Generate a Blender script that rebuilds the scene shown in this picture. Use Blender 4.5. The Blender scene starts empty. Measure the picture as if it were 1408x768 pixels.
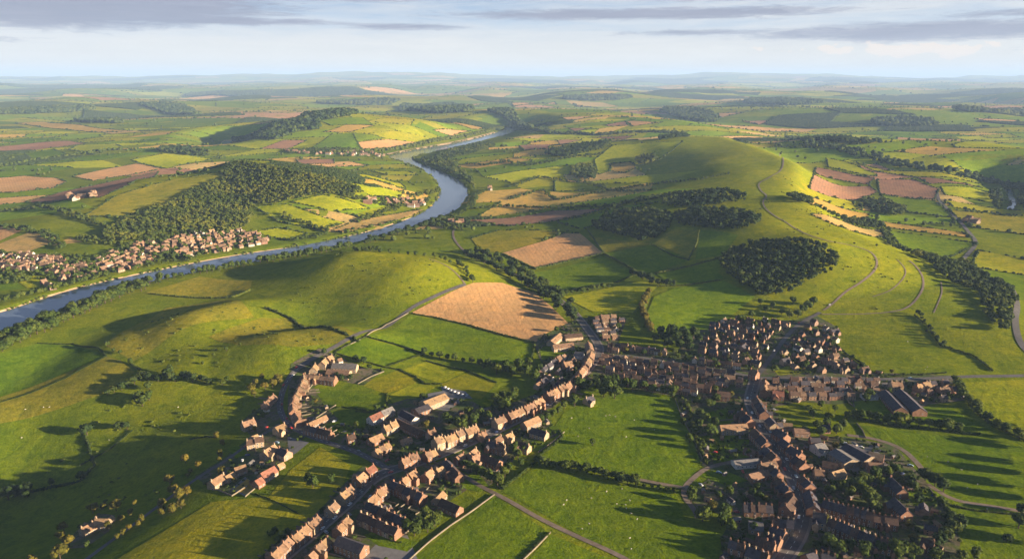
import bpy, math, random
import numpy as np
from mathutils import Vector, Matrix
from mathutils.geometry import delaunay_2d_cdt
random.seed(7)
RNG = np.random.default_rng(7)
scene = bpy.context.scene
COL = scene.collection

# ---------------------------------------------------------------- camera geometry
CAMZ = 300.0
FPX = 704 / math.tan(math.radians(35.0))
PITCH = math.atan((384 - 106) / FPX)

def ray(u, v):
    u = np.asarray(u, float); v = np.asarray(v, float)
    x = (u - 704) / FPX; y = -(v - 384) / FPX
    return np.stack([x, math.cos(PITCH) + y * math.sin(PITCH), -math.sin(PITCH) + y * math.cos(PITCH)], -1)

def plane_pt(u, v, z=0.0):
    d = ray(u, v); t = (z - CAMZ) / d[..., 2]
    return np.stack([d[..., 0] * t, d[..., 1] * t], -1)

def sstep(a, b, x):
    t = np.clip((x - a) / (b - a), 0, 1)
    return t * t * (3 - 2 * t)

# ---------------------------------------------------------------- noise and distances
def vnoise(x, y, seed=0):
    xi = np.floor(x).astype(np.int64); yi = np.floor(y).astype(np.int64)
    fx = x - xi; fy = y - yi
    fx = fx * fx * fx * (fx * (fx * 6 - 15) + 10); fy = fy * fy * fy * (fy * (fy * 6 - 15) + 10)
    def h(a, b):
        n = (a * 374761393 + b * 668265263 + seed * 974634777) & 0x7fffffff
        n = ((n ^ (n >> 13)) * 1274126177) & 0x7fffffff
        return ((n ^ (n >> 16)) & 0xffff) / 65535.0
    a = h(xi, yi); b = h(xi + 1, yi); c = h(xi, yi + 1); d = h(xi + 1, yi + 1)
    return (a * (1 - fx) + b * fx) * (1 - fy) + (c * (1 - fx) + d * fx) * fy

def seg_dist(P, A, B, extra=None):
    """least distance from points P (n,2) to segments A->B; with extra=(valA,valB) also the value interpolated there, and the side."""
    best = np.full(len(P), 1e18); val = np.zeros(len(P)); side = np.zeros(len(P))
    for k in range(len(A)):
        d = B[k] - A[k]; L2 = max(float(d @ d), 1e-9)
        t = np.clip(((P - A[k]) @ d) / L2, 0, 1)
        q = P - (A[k] + t[:, None] * d)
        dd = (q * q).sum(1)
        m = dd < best
        best[m] = dd[m]
        if extra is not None:
            val[m] = (extra[0][k] * (1 - t) + extra[1][k] * t)[m]
            w = P - A[k]; pp = (d[0] * w[:, 1] - d[1] * w[:, 0]) / math.sqrt(L2)
            cap = ((t <= 0) & (k == 0)) | ((t >= 1) & (k == len(A) - 1))
            side[m] = np.where(cap, pp, np.sign(pp) * np.sqrt(dd))[m]
    return (np.sqrt(best), val, side) if extra is not None else np.sqrt(best)

def ridge_dist(P, A, B, ha, hb, soft):
    D, H, S = [], [], []
    for k in range(len(A)):
        d, h, s = seg_dist(P, A[k:k + 1], B[k:k + 1], (ha[k:k + 1], hb[k:k + 1]))
        D.append(d); H.append(h); S.append(s)
    D = np.array(D); dm = D.min(0); W = np.exp(-(D - dm) / soft); W /= W.sum(0)
    return dm, (W * H).sum(0), (W * S).sum(0)

def inside(P, poly):
    r = np.zeros(len(P), bool); n = len(poly); j = n - 1
    for i in range(n):
        xi, yi = poly[i]; xj, yj = poly[j]
        if yi != yj:
            c = ((yi > P[:, 1]) != (yj > P[:, 1])) & (P[:, 0] < (xj - xi) * (P[:, 1] - yi) / (yj - yi) + xi)
            r ^= c
        j = i
    return r

# ---------------------------------------------------------------- the river, traced along its two banks
WATER_Z = -2.0
BANK_FAR = [(-90, 452), (0, 430), (71, 406), (125, 391), (199, 375), (284, 358), (341, 348), (400, 340), (464, 328), (520, 315), (572, 297), (597, 281),
            (606, 260), (593, 239), (556, 223), (536, 218), (535, 213), (585, 203), (636, 195), (688, 181), (695, 173)]
BANK_NEAR = [(712, 176), (705, 183), (665, 194), (608, 207), (566, 215), (570, 222), (599, 232), (636, 249), (646, 266), (639, 280), (612, 298), (571, 310), (535, 321),
             (478, 336), (400, 351), (341, 362), (256, 377), (199, 389), (142, 406), (85, 428), (0, 466), (-90, 500)]
def chaikin(P, n=2, closed=True):
    P = np.asarray(P, float)
    for _ in range(n):
        if closed:
            Q = np.roll(P, -1, 0)
            P = np.stack([P * .75 + Q * .25, P * .25 + Q * .75], 1).reshape(-1, 2)
        else:
            Q = P[1:]; R = P[:-1]
            P = np.concatenate([P[:1], np.stack([R * .75 + Q * .25, R * .25 + Q * .75], 1).reshape(-1, 2), P[-1:]])
    return P
def px_plane(L, z=WATER_Z):
    L = np.asarray(L, float); return plane_pt(L[:, 0], L[:, 1], z)
RIVER = np.concatenate([chaikin(px_plane(BANK_FAR), 1, False), chaikin(px_plane(BANK_NEAR), 1, False)])
BECK = chaikin(px_plane([(1378, 254), (1386, 256), (1393, 263), (1393, 270), (1399, 277), (1398, 284), (1388, 290), (1383, 287), (1391, 279), (1386, 271), (1385, 263)]), 1)
REACH = chaikin(px_plane([(297, 203), (299, 197), (307, 194), (322, 193), (316, 198), (310, 203)]), 1)

def river_sd(P):
    out = np.full(len(P), 1e9)
    for poly in (RIVER, BECK, REACH):
        d = seg_dist(P, poly, np.roll(poly, -1, 0))
        d[inside(P, poly)] *= -1
        out = np.minimum(out, d)
    return out

# ---------------------------------------------------------------- hills:  ridges are 3-D polylines through pixels of their crests
RIDGES = [  # crest (u, v, height), sigma on the west side, sigma on the east side
    ([(962, 191, 62), (1035, 205, 80), (1074, 222, 78), (1064, 258, 70), (1112, 305, 57), (1195, 340, 46), (1290, 395, 18)], 86, 240),   # the long bare hill
    ([(500, 350, 45), (560, 357, 46)], 98, 92),               # dome above the ploughed field
    ([(120, 300, 22), (250, 243, 60), (340, 222, 88), (425, 234, 76)], 170, 200),   # wooded hill beyond the town
    ([(380, 168, 75), (470, 153, 135), (520, 160, 105), (600, 172, 40)], 290, 420),  # hill inside the river bend
    ([(190, 452, 17), (262, 425, 30), (330, 408, 28)], 46, 70),
    ([(285, 478, 17), (380, 448, 33), (440, 446, 27)], 42, 66),
    ([(20, 520, 14), (110, 500, 18)], 55, 75),
    ([(640, 150, 70), (800, 150, 85), (900, 165, 75)], 380, 520),
    ([(1110, 195, 30), (1180, 190, 80), (1330, 196, 80), (1408, 205, 75), (1500, 215, 70)], 230, 420),
    ([(800, 200, 50), (880, 198, 55)], 210, 260),
    ([(900, 283, 32), (1010, 292, 36)], 110, 150),
    ([(1060, 338, 28), (1110, 345, 40)], 65, 85),
    ([(150, 207, 20), (225, 208, 26)], 150, 160),
    ([(60, 150, 50), (220, 140, 75), (300, 140, 65)], 450, 600),
    ([(1010, 148, 45), (1100, 150, 65), (1250, 150, 75)], 450, 600),
]
HOLLOWS = [  # centre in metres, depth, sigma x, sigma y
    (-455, 540, -58, 118, 120), (-250, 720, -10, 60, 75), (-560, 760, -8, 90, 90), (-300, 900, -10, 60, 60), (120, 1150, -8, 120, 90),
]
_R = []
for crest, s1, s2 in RIDGES:
    xy = np.array([plane_pt(u, v, h) for u, v, h in crest]); hh = np.array([h for _, _, h in crest], float)
    _R.append((xy[:-1], xy[1:], hh[:-1], hh[1:], s1, s2, xy.min(0) - 4 * max(s1, s2), xy.max(0) + 4 * max(s1, s2)))

def bare_hill(P):
    A, B, ha, hb, s1, s2, lo, hi = _R[0]
    d, hv, side = ridge_dist(P, A, B, ha, hb, .4 * s1)
    return hv * np.exp(-0.5 * (d / (s1 + (s2 - s1) * sstep(-.9 * s1, .9 * s1, -side))) ** 2)

def height(x, y):
    P = np.stack([x, y], -1)
    z = np.zeros(len(P))
    for A, B, ha, hb, s1, s2, lo, hi in _R:
        m = ((P > lo) & (P < hi)).all(1)
        if not m.any(): continue
        d, hv, side = ridge_dist(P[m], A, B, ha, hb, .4 * s1)
        s = s1 + (s2 - s1) * sstep(-.9 * s1, .9 * s1, -side)
        z[m] += (hv * np.exp(-0.5 * (d / s) ** 2)) ** 2
    z = np.sqrt(z); zr = z.copy()
    for cx, cy, dep, sx, sy in HOLLOWS:
        z += dep * np.exp(-0.5 * (((x - cx) / sx) ** 2 + ((y - cy) / sy) ** 2))
    # gentle undulation everywhere, rolling downs beyond the river
    z += (vnoise(x / 140, y / 140, 3) - .5) * 6 * sstep(300, 900, y) + (vnoise(x / 60 + 9, y / 60, 4) - .5) * 1.2
    far = sstep(2300, 5500, y) * (1 - .85 * np.clip(zr / 70, 0, 1))
    z += far * (1 + .7 * sstep(6000, 10000, y)) * ((vnoise(x / 1500 + 3.1, y / 1900 + .7, 5) - .35) * 95 + (vnoise(x / 620, y / 800, 6) - .5) * 34)
    vfar = sstep(14000, 26000, y)
    z += vfar * (vnoise(x / 9000 + .3, y / 7000, 8) ** 2) * 190
    hz = np.exp(-0.5 * ((y - 38000) / 5000) ** 2)
    z += hz * (170 + 210 * np.exp(-0.5 * ((x + 4300) / 5200) ** 2) + 140 * np.exp(-0.5 * ((x - 10500) / 2600) ** 2) + 200 * (vnoise(x / 5200, y / 9000, 9) - .5))
    sd = river_sd(P)
    wide = 40 + 0.02 * y
    z = z * sstep(0, 1, (sd - 4) / (wide * 2.2)) + 0.8 * (1 - sstep(0, 1, (sd - 4) / (wide * 2.2)))
    carve = 1 - sstep(-10, 9, sd)
    z = z * (1 - carve) + (WATER_Z - 3.2) * carve
    return z

# ---------------------------------------------------------------- the ground sheet (rows get longer with distance)
ROWS = np.concatenate([[-4000, -1500, -500, -150, 50, 160, 230], 270 * 1.0103 ** np.arange(560)])
NC = 560
SCOL = np.linspace(-1, 1, NC)
def halfw(y): return 0.92 * np.maximum(y, 0) + 620.0
GX = halfw(ROWS)[:, None] * SCOL[None, :]
GY = np.repeat(ROWS[:, None], NC, 1)
GZ = height(GX.ravel(), GY.ravel()).reshape(GX.shape)

def gz(x, y):
    x = np.asarray(x, float); y = np.asarray(y, float)
    i = np.clip(np.searchsorted(ROWS, y) - 1, 0, len(ROWS) - 2)
    t = np.clip((y - ROWS[i]) / (ROWS[i + 1] - ROWS[i]), 0, 1)
    s = (np.clip(x / halfw(y), -1, 1) + 1) * .5 * (NC - 1)
    j = np.clip(s.astype(int), 0, NC - 2); f = s - j
    return (GZ[i, j] * (1 - f) + GZ[i, j + 1] * f) * (1 - t) + (GZ[i + 1, j] * (1 - f) + GZ[i + 1, j + 1] * f) * t

def px(u, v, up=0.0):
    """the point of the ground (plus `up` metres) seen at pixel (u, v) of the photograph: (n, 2)"""
    u = np.atleast_1d(np.asarray(u, float)); v = np.atleast_1d(np.asarray(v, float))
    d = ray(u, v); n = np.linalg.norm(d, axis=1)
    t0 = (200.0 - CAMZ) / d[:, 2]; t1 = (-45.0 - CAMZ) / d[:, 2]
    lo = t0.copy(); hi = t1.copy(); done = np.zeros(len(u), bool)
    prev = t0.copy()
    for k in range(1, 260):
        t = t0 + (t1 - t0) * k / 259
        g = gz(d[:, 0] * t, d[:, 1] * t) + up - (CAMZ + d[:, 2] * t)
        hit = (g > 0) & ~done
        lo[hit] = prev[hit]; hi[hit] = t[hit]; done |= hit
        prev = t
    for _ in range(14):
        m = (lo + hi) / 2
        g = gz(d[:, 0] * m, d[:, 1] * m) + up - (CAMZ + d[:, 2] * m)
        hi = np.where(g > 0, m, hi); lo = np.where(g > 0, lo, m)
    t = (lo + hi) / 2
    return np.stack([d[:, 0] * t, d[:, 1] * t], -1)
def pxl(L, up=0.0):
    L = np.asarray(L, float); return px(L[:, 0], L[:, 1], up)

# ---------------------------------------------------------------- mesh helpers
def mesh_np(name, V, F, mats, midx=None, smooth=False, attrs=None, uv=None):
    """V (n,3), F list/array of polygons (all tris, all quads, or list of index lists)"""
    me = bpy.data.meshes.new(name)
    V = np.asarray(V, np.float32)
    if isinstance(F, np.ndarray):
        nf, k = F.shape
        me.vertices.add(len(V)); me.vertices.foreach_set("co", V.ravel())
        me.loops.add(nf * k); me.loops.foreach_set("vertex_index", F.astype(np.int32).ravel())
        me.polygons.add(nf); me.polygons.foreach_set("loop_start", np.arange(0, nf * k, k, dtype=np.int32))
    else:
        me.from_pydata([tuple(map(float, p)) for p in V], [], F)
    if not isinstance(mats, (list, tuple)): mats = [mats]
    for m in mats: me.materials.append(m)
    n = len(me.polygons)
    if midx is not None: me.polygons.foreach_set("material_index", np.asarray(midx, np.int32))
    me.polygons.foreach_set("use_smooth", np.full(n, bool(smooth)))
    for an, av in (attrs or {}).items():
        av = np.asarray(av, np.float32)
        if av.ndim == 1:
            a = me.attributes.new(an, 'FLOAT', 'FACE'); a.data.foreach_set("value", av)
        else:
            a = me.attributes.new(an, 'FLOAT_COLOR', 'FACE'); a.data.foreach_set("color", av.ravel())
    if uv is not None:
        l = me.uv_layers.new(name="UVMap")
        vi = np.empty(len(me.loops), np.int32); me.loops.foreach_get("vertex_index", vi)
        l.data.foreach_set("uv", np.asarray(uv, np.float32)[vi].ravel())
    me.update(calc_edges=True); me.validate()
    return me

def link(name, data, parent=None, loc=None, rz=None, color=None):
    o = bpy.data.objects.new(name, data); COL.objects.link(o)
    if parent is not None: o.parent = parent
    if loc is not None: o.location = loc
    if rz is not None: o.rotation_euler = (0, 0, rz)
    if color is not None: o.color = (*color, 1)
    return o
def tag(o, label, cat, group=None, kind=None):
    if label: o['label'] = label
    if cat: o['category'] = cat
    if group: o['group'] = group
    if kind: o['kind'] = kind
    return o
def structure(name, me): return tag(link(name, me), None, None, kind='structure')

def lvl(y, k):  # height of the k-th sheet above the ground sheet, growing with distance
    return (0.03 + 0.00007 * np.maximum(y, 0)) * k

def drape(poly, k, mat, name, attrs=None, uvdir=None):
    """a sheet laid over the ground inside a polygon (metres), k sheets up"""
    poly = np.asarray(poly, float)
    # resample the edge
    out = []
    for a, b in zip(poly, np.roll(poly, -1, 0)):
        L = np.linalg.norm(b - a); n = max(1, int(L / max(5.0, 0.012 * a[1])))
        out += [a + (b - a) * i / n for i in range(n)]
    B = np.array(out)
    lo = B.min(0); hi = B.max(0)
    i0, i1 = np.searchsorted(ROWS, [lo[1], hi[1]])
    sub = np.stack([GX[i0:i1].ravel(), GY[i0:i1].ravel()], -1)
    sub = sub[((sub > lo) & (sub < hi)).all(1)]
    if len(sub):
        sub = sub[inside(sub, B)]
    if len(sub):
        sub = sub[seg_dist(sub, poly, np.roll(poly, -1, 0)) > 1.0]
    P = np.concatenate([B, sub]) if len(sub) else B
    c = P.mean(0); s = max(float(np.abs(P - c).max()), 1.0)
    pts = [Vector((float(a), float(b))) for a, b in (P - c) / s]
    nb = len(B)
    vo, eo, fo, ov, oe, of = delaunay_2d_cdt(pts, [], [list(range(nb))], 1, 1e-7)
    Q = np.array([(p.x, p.y) for p in vo]) * s + c
    Z = gz(Q[:, 0], Q[:, 1]) + lvl(Q[:, 1], k)
    V = np.column_stack([Q, Z])
    if uvdir is None:
        e = np.roll(poly, -1, 0) - poly; l = np.linalg.norm(e, axis=1); d = e[np.argmax(l)] / l.max()
    else: d = uvdir
    UV = np.stack([Q @ d, Q @ np.array([-d[1], d[0]])], -1)
    F = [f for f in fo if len(f) >= 3]
    F = [f if ((Q[f[1]] - Q[f[0]])[0] * (Q[f[2]] - Q[f[0]])[1] - (Q[f[1]] - Q[f[0]])[1] * (Q[f[2]] - Q[f[0]])[0]) > 0 else f[::-1] for f in F]
    return mesh_np(name, V, F, mat, smooth=True, uv=UV)

def resample(P, step):
    P = np.asarray(P, float); d = np.linalg.norm(np.diff(P, axis=0), axis=1); s = np.concatenate([[0], np.cumsum(d)])
    n = max(2, int(round(s[-1] / step)) + 1); t = np.linspace(0, s[-1], n)
    return np.stack([np.interp(t, s, P[:, 0]), np.interp(t, s, P[:, 1])], -1)
def normals2(P):
    d = np.gradient(P, axis=0); d /= np.maximum(np.linalg.norm(d, axis=1)[:, None], 1e-9)
    return np.stack([-d[:, 1], d[:, 0]], -1)

def ribbon(P, w, k, mat, name, off=0.0, step=4.0, thick=0.0):
    """a strip of width w along the line P (metres), laid k sheets up; thick > 0 gives it sides"""
    P = resample(P, step); N = normals2(P)
    m = max(2, int(math.ceil(w / 3.0)) + 1)
    S = np.linspace(-.5, .5, m) * w + off
    Q = P[:, None, :] + N[:, None, :] * S[None, :, None]
    Z = gz(Q[..., 0].ravel(), Q[..., 1].ravel()).reshape(Q.shape[:2]) + lvl(Q[..., 1], k) + thick
    n = len(P)
    cols = [np.concatenate([Q, Z[..., None]], -1)]
    V = cols[0]
    if thick:
        lo = V[:, [0, -1]].copy(); lo[..., 2] -= thick + .3
        V = np.concatenate([lo[:, :1], V, lo[:, 1:]], 1)
    mm = V.shape[1]
    idx = np.arange(n * mm).reshape(n, mm)
    F = np.stack([idx[:-1, :-1], idx[1:, :-1], idx[1:, 1:], idx[:-1, 1:]], -1).reshape(-1, 4)[:, ::-1]
    s = np.concatenate([[0], np.cumsum(np.linalg.norm(np.diff(P, axis=0), axis=1))])
    UV = np.stack([np.repeat(s[:, None], mm, 1), np.repeat(np.linspace(0, w, mm)[None], n, 0)], -1).reshape(-1, 2)
    return mesh_np(name, V.reshape(-1, 3), F, mat, smooth=not thick, uv=UV)
HAZE = True
HAZE_DENSITY = 3.9e-5
HAZE_COLOR = (.44, .65, 1.0, 1)
SKY_STRENGTH = .05
EXPOSURE = 2.0
SKY_GAIN = 4.95
# ---------------------------------------------------------------- materials
class NT:
    def __init__(s, name):
        s.m = bpy.data.materials.new(name); s.m.use_nodes = True
        s.t = s.m.node_tree; s.b = s.t.nodes["Principled BSDF"]; s.b.inputs["Specular IOR Level"].default_value = 0.2
        s.b.inputs["Roughness"].default_value = 0.9
    def n(s, ty, **kw):
        n = s.t.nodes.new(ty)
        for k, v in kw.items():
            if k.startswith("i_"):
                key = k[2:]; key = int(key) if key.isdigit() else key.replace("_", " ")
                if hasattr(v, "is_output") or isinstance(v, bpy.types.NodeSocket): s.t.links.new(v, n.inputs[key])
                else: n.inputs[key].default_value = v
            else: setattr(n, k, v)
        return n
    def link(s, a, b): s.t.links.new(a, b)
    def geo(s): return s.n("ShaderNodeNewGeometry").outputs["Position"]
    def uv(s): return s.n("ShaderNodeUVMap").outputs[0]
    def noise(s, vec, scale, detail=3, rough=.55, dist=0):
        n = s.n("ShaderNodeTexNoise", i_Scale=scale, i_Detail=detail, i_Roughness=rough, i_Distortion=dist); s.link(vec, n.inputs["Vector"]); return n.outputs["Fac"]
    def map(s, vec, scale=(1, 1, 1), rot=(0, 0, 0)):
        n = s.n("ShaderNodeMapping"); s.link(vec, n.inputs[0]); n.inputs["Scale"].default_value = scale; n.inputs["Rotation"].default_value = rot; return n.outputs[0]
    def ramp(s, fac, stops, interp='LINEAR'):
        n = s.n("ShaderNodeValToRGB"); s.link(fac, n.inputs[0]); cr = n.color_ramp; cr.interpolation = interp
        while len(cr.elements) < len(stops): cr.elements.new(.5)
        for e, (p, c) in zip(cr.elements, stops):
            e.position = p; e.color = (*c, 1) if not isinstance(c, (int, float)) else (c, c, c, 1)
        return n.outputs[0]
    def mix(s, fac, a, b, mode='MIX'):
        n = s.n("ShaderNodeMix", data_type='RGBA', blend_type=mode)
        for sock, v in ((n.inputs[0], fac), (n.inputs[6], a), (n.inputs[7], b)):
            if isinstance(v, bpy.types.NodeSocket): s.link(v, sock)
            elif isinstance(v, (int, float)): sock.default_value = v if sock.type == 'VALUE' else (v, v, v, 1)
            else: sock.default_value = (*v, 1)
        return n.outputs[2]
    def math(s, op, a, b=0.0):
        n = s.n("ShaderNodeMath", operation=op)
        for sock, v in ((n.inputs[0], a), (n.inputs[1], b)):
            if isinstance(v, bpy.types.NodeSocket): s.link(v, sock)
            else: sock.default_value = v
        return n.outputs[0]
    def color(s, c): s.link(c, s.b.inputs["Base Color"]) if isinstance(c, bpy.types.NodeSocket) else setattr(s.b.inputs["Base Color"], "default_value", (*c, 1)); return s
    def bump(s, h, strength, dist=1.0):
        n = s.n("ShaderNodeBump", i_Strength=strength, i_Distance=dist); s.link(h, n.inputs["Height"]); s.link(n.outputs[0], s.b.inputs["Normal"]); return s
    def objcol(s): return s.n("ShaderNodeObjectInfo").outputs["Color"]
    def objrand(s): return s.n("ShaderNodeObjectInfo").outputs["Random"]
    def attr(s, name, out="Fac"): return s.n("ShaderNodeAttribute", attribute_name=name).outputs[out]

M = {}
def scl(c, k): return tuple(min(1, x * k) for x in c)

def grass_like(name, base_from, stripes=0.0, period=12.0, rough=1.0):
    """grass or crop: a colour broken up at three scales, worn and lush patches, faint lines of working along the field"""
    t = NT(name); p = t.geo()
    c = base_from(t)
    big = t.noise(p, .006, 3, .6); mid = t.noise(p, .05, 4, .65, .6); fine = t.noise(p, .55, 3, .7)
    c = t.mix(t.ramp(big, [(.3, 0), (.7, 1)]), t.mix(1, c, (.86, .94, .9), 'MULTIPLY'), t.mix(1, c, (1.12, 1.04, 1.0), 'MULTIPLY'))
    c = t.mix(1, c, t.ramp(mid, [(.28, (.66, .76, .7)), (.5, (1, 1, 1)), (.74, (1.28, 1.16, .9))]), 'MULTIPLY')
    c = t.mix(1, c, t.ramp(fine, [(.3, (.72, .76, .7)), (.7, (1.26, 1.22, 1.1))]), 'MULTIPLY')
    tuft = t.noise(p, .16, 5, .75, .3)
    c = t.mix(1, c, t.ramp(tuft, [(.32, (.70, .78, .7)), (.5, (1, 1, 1)), (.68, (1.2, 1.14, 1.0))]), 'MULTIPLY')
    streak = t.noise(t.map(p, (.012, .16, 1), (0, 0, .5)), 1.0, 4, .6, .4)
    c = t.mix(1, c, t.ramp(streak, [(.3, (.86, .9, .88)), (.7, (1.12, 1.08, 1.0))]), 'MULTIPLY')
    if rough < 1: c = t.mix(rough, base_from(t), c)
    if stripes:
        w = t.n("ShaderNodeTexWave", wave_type='BANDS', bands_direction='Y', i_Scale=1 / period * .3142 * 1.0, i_Distortion=2.5, i_Detail=3, i_Detail_Scale=.5)
        t.link(t.uv(), w.inputs[0])
        k = t.ramp(w.outputs["Fac"], [(.0, (1 - stripes, 1 - stripes, 1 - stripes)), (.35, (1, 1, 1)), (1, (1 + stripes * .4, 1 + stripes * .4, 1 + stripes * .3))])
        c = t.mix(1, c, k, 'MULTIPLY')
    t.color(c).bump(t.math('ADD', t.math('MULTIPLY', fine, .5), t.math('ADD', t.math('MULTIPLY', mid, 1.6), tuft)), .55, 1.3)
    t.b.inputs['Specular IOR Level'].default_value = 0.0; t.b.inputs['Roughness'].default_value = 1.0
    M[name] = t.m
    return t

grass_like("field", lambda t: t.objcol(), .05, 9)
grass_like("crop", lambda t: t.objcol(), .09, 7, .65)
def grass_base(t):
    # lush pasture below, dry yellow sward on high ground, coloured brighter to look sunlit
    g = t.mix(t.ramp(t.noise(t.geo(), .0035, 4, .6), [(.35, 0), (.65, 1)]), (.104, .150, .007), (.160, .182, .008))
    xyz = t.n("ShaderNodeSeparateXYZ"); t.link(t.geo(), xyz.inputs[0])
    up = t.math('ADD', t.math('MULTIPLY', xyz.outputs[2], .028), t.math('MULTIPLY', t.math('SUBTRACT', t.noise(t.geo(), .012, 4, .6), .5), 1.2))
    return t.mix(t.ramp(up, [(.25, 0), (1.0, .9)]), g, (.215, .232, .010))
grass_like("grass", grass_base)
def farm(t): return t.attr("tint", "Color")
grass_like("farmland", farm)

def simple(name, c, rough=.9, var=.25, scale=.6, spec=.2, metal=0.0, obj=False):
    t = NT(name); p = t.geo()
    base = t.objcol() if obj else c
    f = t.noise(p, scale, 4, .6)
    g = t.noise(p, scale * .12, 3, .5)
    c2 = t.mix(1, base, t.ramp(f, [(.25, (1 - var,) * 3), (.75, (1 + var,) * 3)]), 'MULTIPLY')
    c2 = t.mix(1, c2, t.ramp(g, [(.3, (1 - var * .6,) * 3), (.7, (1 + var * .5,) * 3)]), 'MULTIPLY')
    t.color(c2); t.b.inputs["Roughness"].default_value = rough; t.b.inputs["Specular IOR Level"].default_value = spec; t.b.inputs["Metallic"].default_value = metal
    M[name] = t.m; return t
simple("asphalt", (.105, .096, .09), .85, .3, .35)
simple("lane", (.17, .13, .095), .95, .3, .3)
simple("pavement", (.20, .17, .15), .9, .2, .5)
simple("sand", (.42, .30, .17), .95, .25, .12)
simple("paint", (.75, .74, .7), .8, .2, 1.2)
simple("stonewall", (.16, .135, .095), .95, .35, 1.4)
simple("timber", (.16, .10, .06), .9, .35, 1.2)
simple("tarmac_roof", (.17, .165, .16), .9, .2, .3)
simple("bark", (.07, .05, .035), .95, .3, 2)
simple("wool", (.45, .41, .34), .95, .15, 4)
simple("carpaint", None, .3, .06, 2, .5, obj=True)
simple("rubber", (.02, .02, .02), .8, .1, 3)
simple("metalroof", None, .6, .18, .35, .4, obj=True)
t = simple("glass", (.035, .04, .05), .12, .2, .5, .6)

def yard():
    t = NT("yard"); p = t.geo()
    a = t.noise(p, .075, 2, .5, .5); b = t.noise(p, .22, 3, .65); f = t.noise(p, 1.1, 3, .7)
    c = t.ramp(a, [(.36, (.055, .085, .018)), (.46, (.085, .105, .02)), (.52, (.10, .085, .05)), (.60, (.13, .11, .085)), (.66, (.06, .075, .02))])
    c = t.mix(t.ramp(b, [(.52, 0), (.60, .75)]), c, (.035, .055, .012))
    c = t.mix(1, c, t.ramp(f, [(.3, (.6, .62, .6)), (.7, (1.35, 1.3, 1.25))]), 'MULTIPLY')
    t.color(c).bump(f, .5, .6); M["yard"] = t.m
yard()

def walls(name, c=None):
    t = NT(name); co = t.n("ShaderNodeTexCoord").outputs["Object"]
    c = c or t.objcol()
    b = t.n("ShaderNodeTexBrick", i_Scale=1.6, i_Mortar_Size=.012, i_Color1=(1.1, 1.05, 1, 1), i_Color2=(.72, .72, .74, 1), i_Mortar=(.9, .9, .9, 1))
    t.link(t.map(co, (1, 1, 1), (math.radians(90), 0, 0)), b.inputs["Vector"])
    n1 = t.noise(t.geo(), .5, 4, .6); n2 = t.noise(t.geo(), 2.2, 2, .6)
    c = t.mix(.6, c, t.mix(1, c, b.outputs[0], 'MULTIPLY'))
    c = t.mix(1, c, t.ramp(n1, [(.28, (.66, .62, .6)), (.55, (1, 1, 1)), (.78, (1.18, 1.16, 1.1))]), 'MULTIPLY')
    c = t.mix(1, c, t.ramp(n2, [(.3, (.85, .85, .85)), (.7, (1.12, 1.12, 1.12))]), 'MULTIPLY')
    t.color(c); M[name] = t.m
walls("wall")
def wallrand():
    t = NT("wall_mixed"); r = t.objrand()
    c = t.ramp(r, [(0, (.24, .135, .09)), (.3, (.28, .175, .115)), (.55, (.32, .235, .16)), (.74, (.25, .17, .13)), (.84, (.50, .46, .39))], 'CONSTANT')
    n1 = t.noise(t.geo(), .6, 4, .6)
    c = t.mix(1, c, t.ramp(n1, [(.28, (.66, .62, .6)), (.55, (1, 1, 1)), (.78, (1.18, 1.16, 1.1))]), 'MULTIPLY')
    t.color(c); M["wall_mixed"] = t.m
wallrand()

def roofmat():
    t = NT("roof"); co = t.n("ShaderNodeTexCoord").outputs["Object"]
    c = t.objcol(); g = t.geo()
    w = t.n("ShaderNodeTexWave", wave_type='BANDS', bands_direction='Z', i_Scale=1.05, i_Distortion=.5, i_Detail=1.5)
    t.link(co, w.inputs[0])
    n1 = t.noise(g, .45, 4, .65); n2 = t.noise(g, 2.6, 2, .7)
    c = t.mix(1, c, t.ramp(n1, [(.27, (.52, .50, .50)), (.5, (1, 1, 1)), (.75, (1.38, 1.27, 1.12))]), 'MULTIPLY')
    c = t.mix(1, c, t.ramp(n2, [(.3, (.72, .72, .74)), (.7, (1.22, 1.2, 1.18))]), 'MULTIPLY')
    c = t.mix(t.ramp(t.noise(g, .9, 3, .6), [(.62, 0), (.74, .5)]), c, (.10, .10, .05))
    t.color(c).bump(t.math('ADD', w.outputs["Fac"], n2), .5, .12); M["roof"] = t.m
roofmat()

def leaves(name, c1, c2, c3):
    t = NT(name)
    tint = t.attr("tint")
    r = t.objrand()
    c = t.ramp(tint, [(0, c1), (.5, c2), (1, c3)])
    c = t.mix(1, c, t.ramp(r, [(0, (.82, .88, .8)), (.5, (1, 1, 1)), (1, (1.25, 1.1, .9))]), 'MULTIPLY')
    c = t.mix(1, c, t.ramp(t.noise(t.geo(), .35, 3, .7), [(.3, (.7, .75, .7)), (.7, (1.25, 1.2, 1.1))]), 'MULTIPLY')
    t.color(c); t.b.inputs["Specular IOR Level"].default_value = .15
    tr = t.n("ShaderNodeBsdfTranslucent"); t.link(t.mix(1, c, (1.3, 1.25, .6), 'MULTIPLY'), tr.inputs[0])
    mx = t.n("ShaderNodeMixShader"); mx.inputs[0].default_value = .22
    out = t.t.nodes["Material Output"]
    t.link(t.b.outputs[0], mx.inputs[1]); t.link(tr.outputs[0], mx.inputs[2]); t.link(mx.outputs[0], out.inputs[0])
    M[name] = t.m
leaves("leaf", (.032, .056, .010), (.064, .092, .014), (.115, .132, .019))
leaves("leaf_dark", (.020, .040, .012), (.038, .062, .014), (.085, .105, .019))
leaves("leaf_gold", (.075, .070, .012), (.125, .110, .016), (.175, .140, .020))

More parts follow.
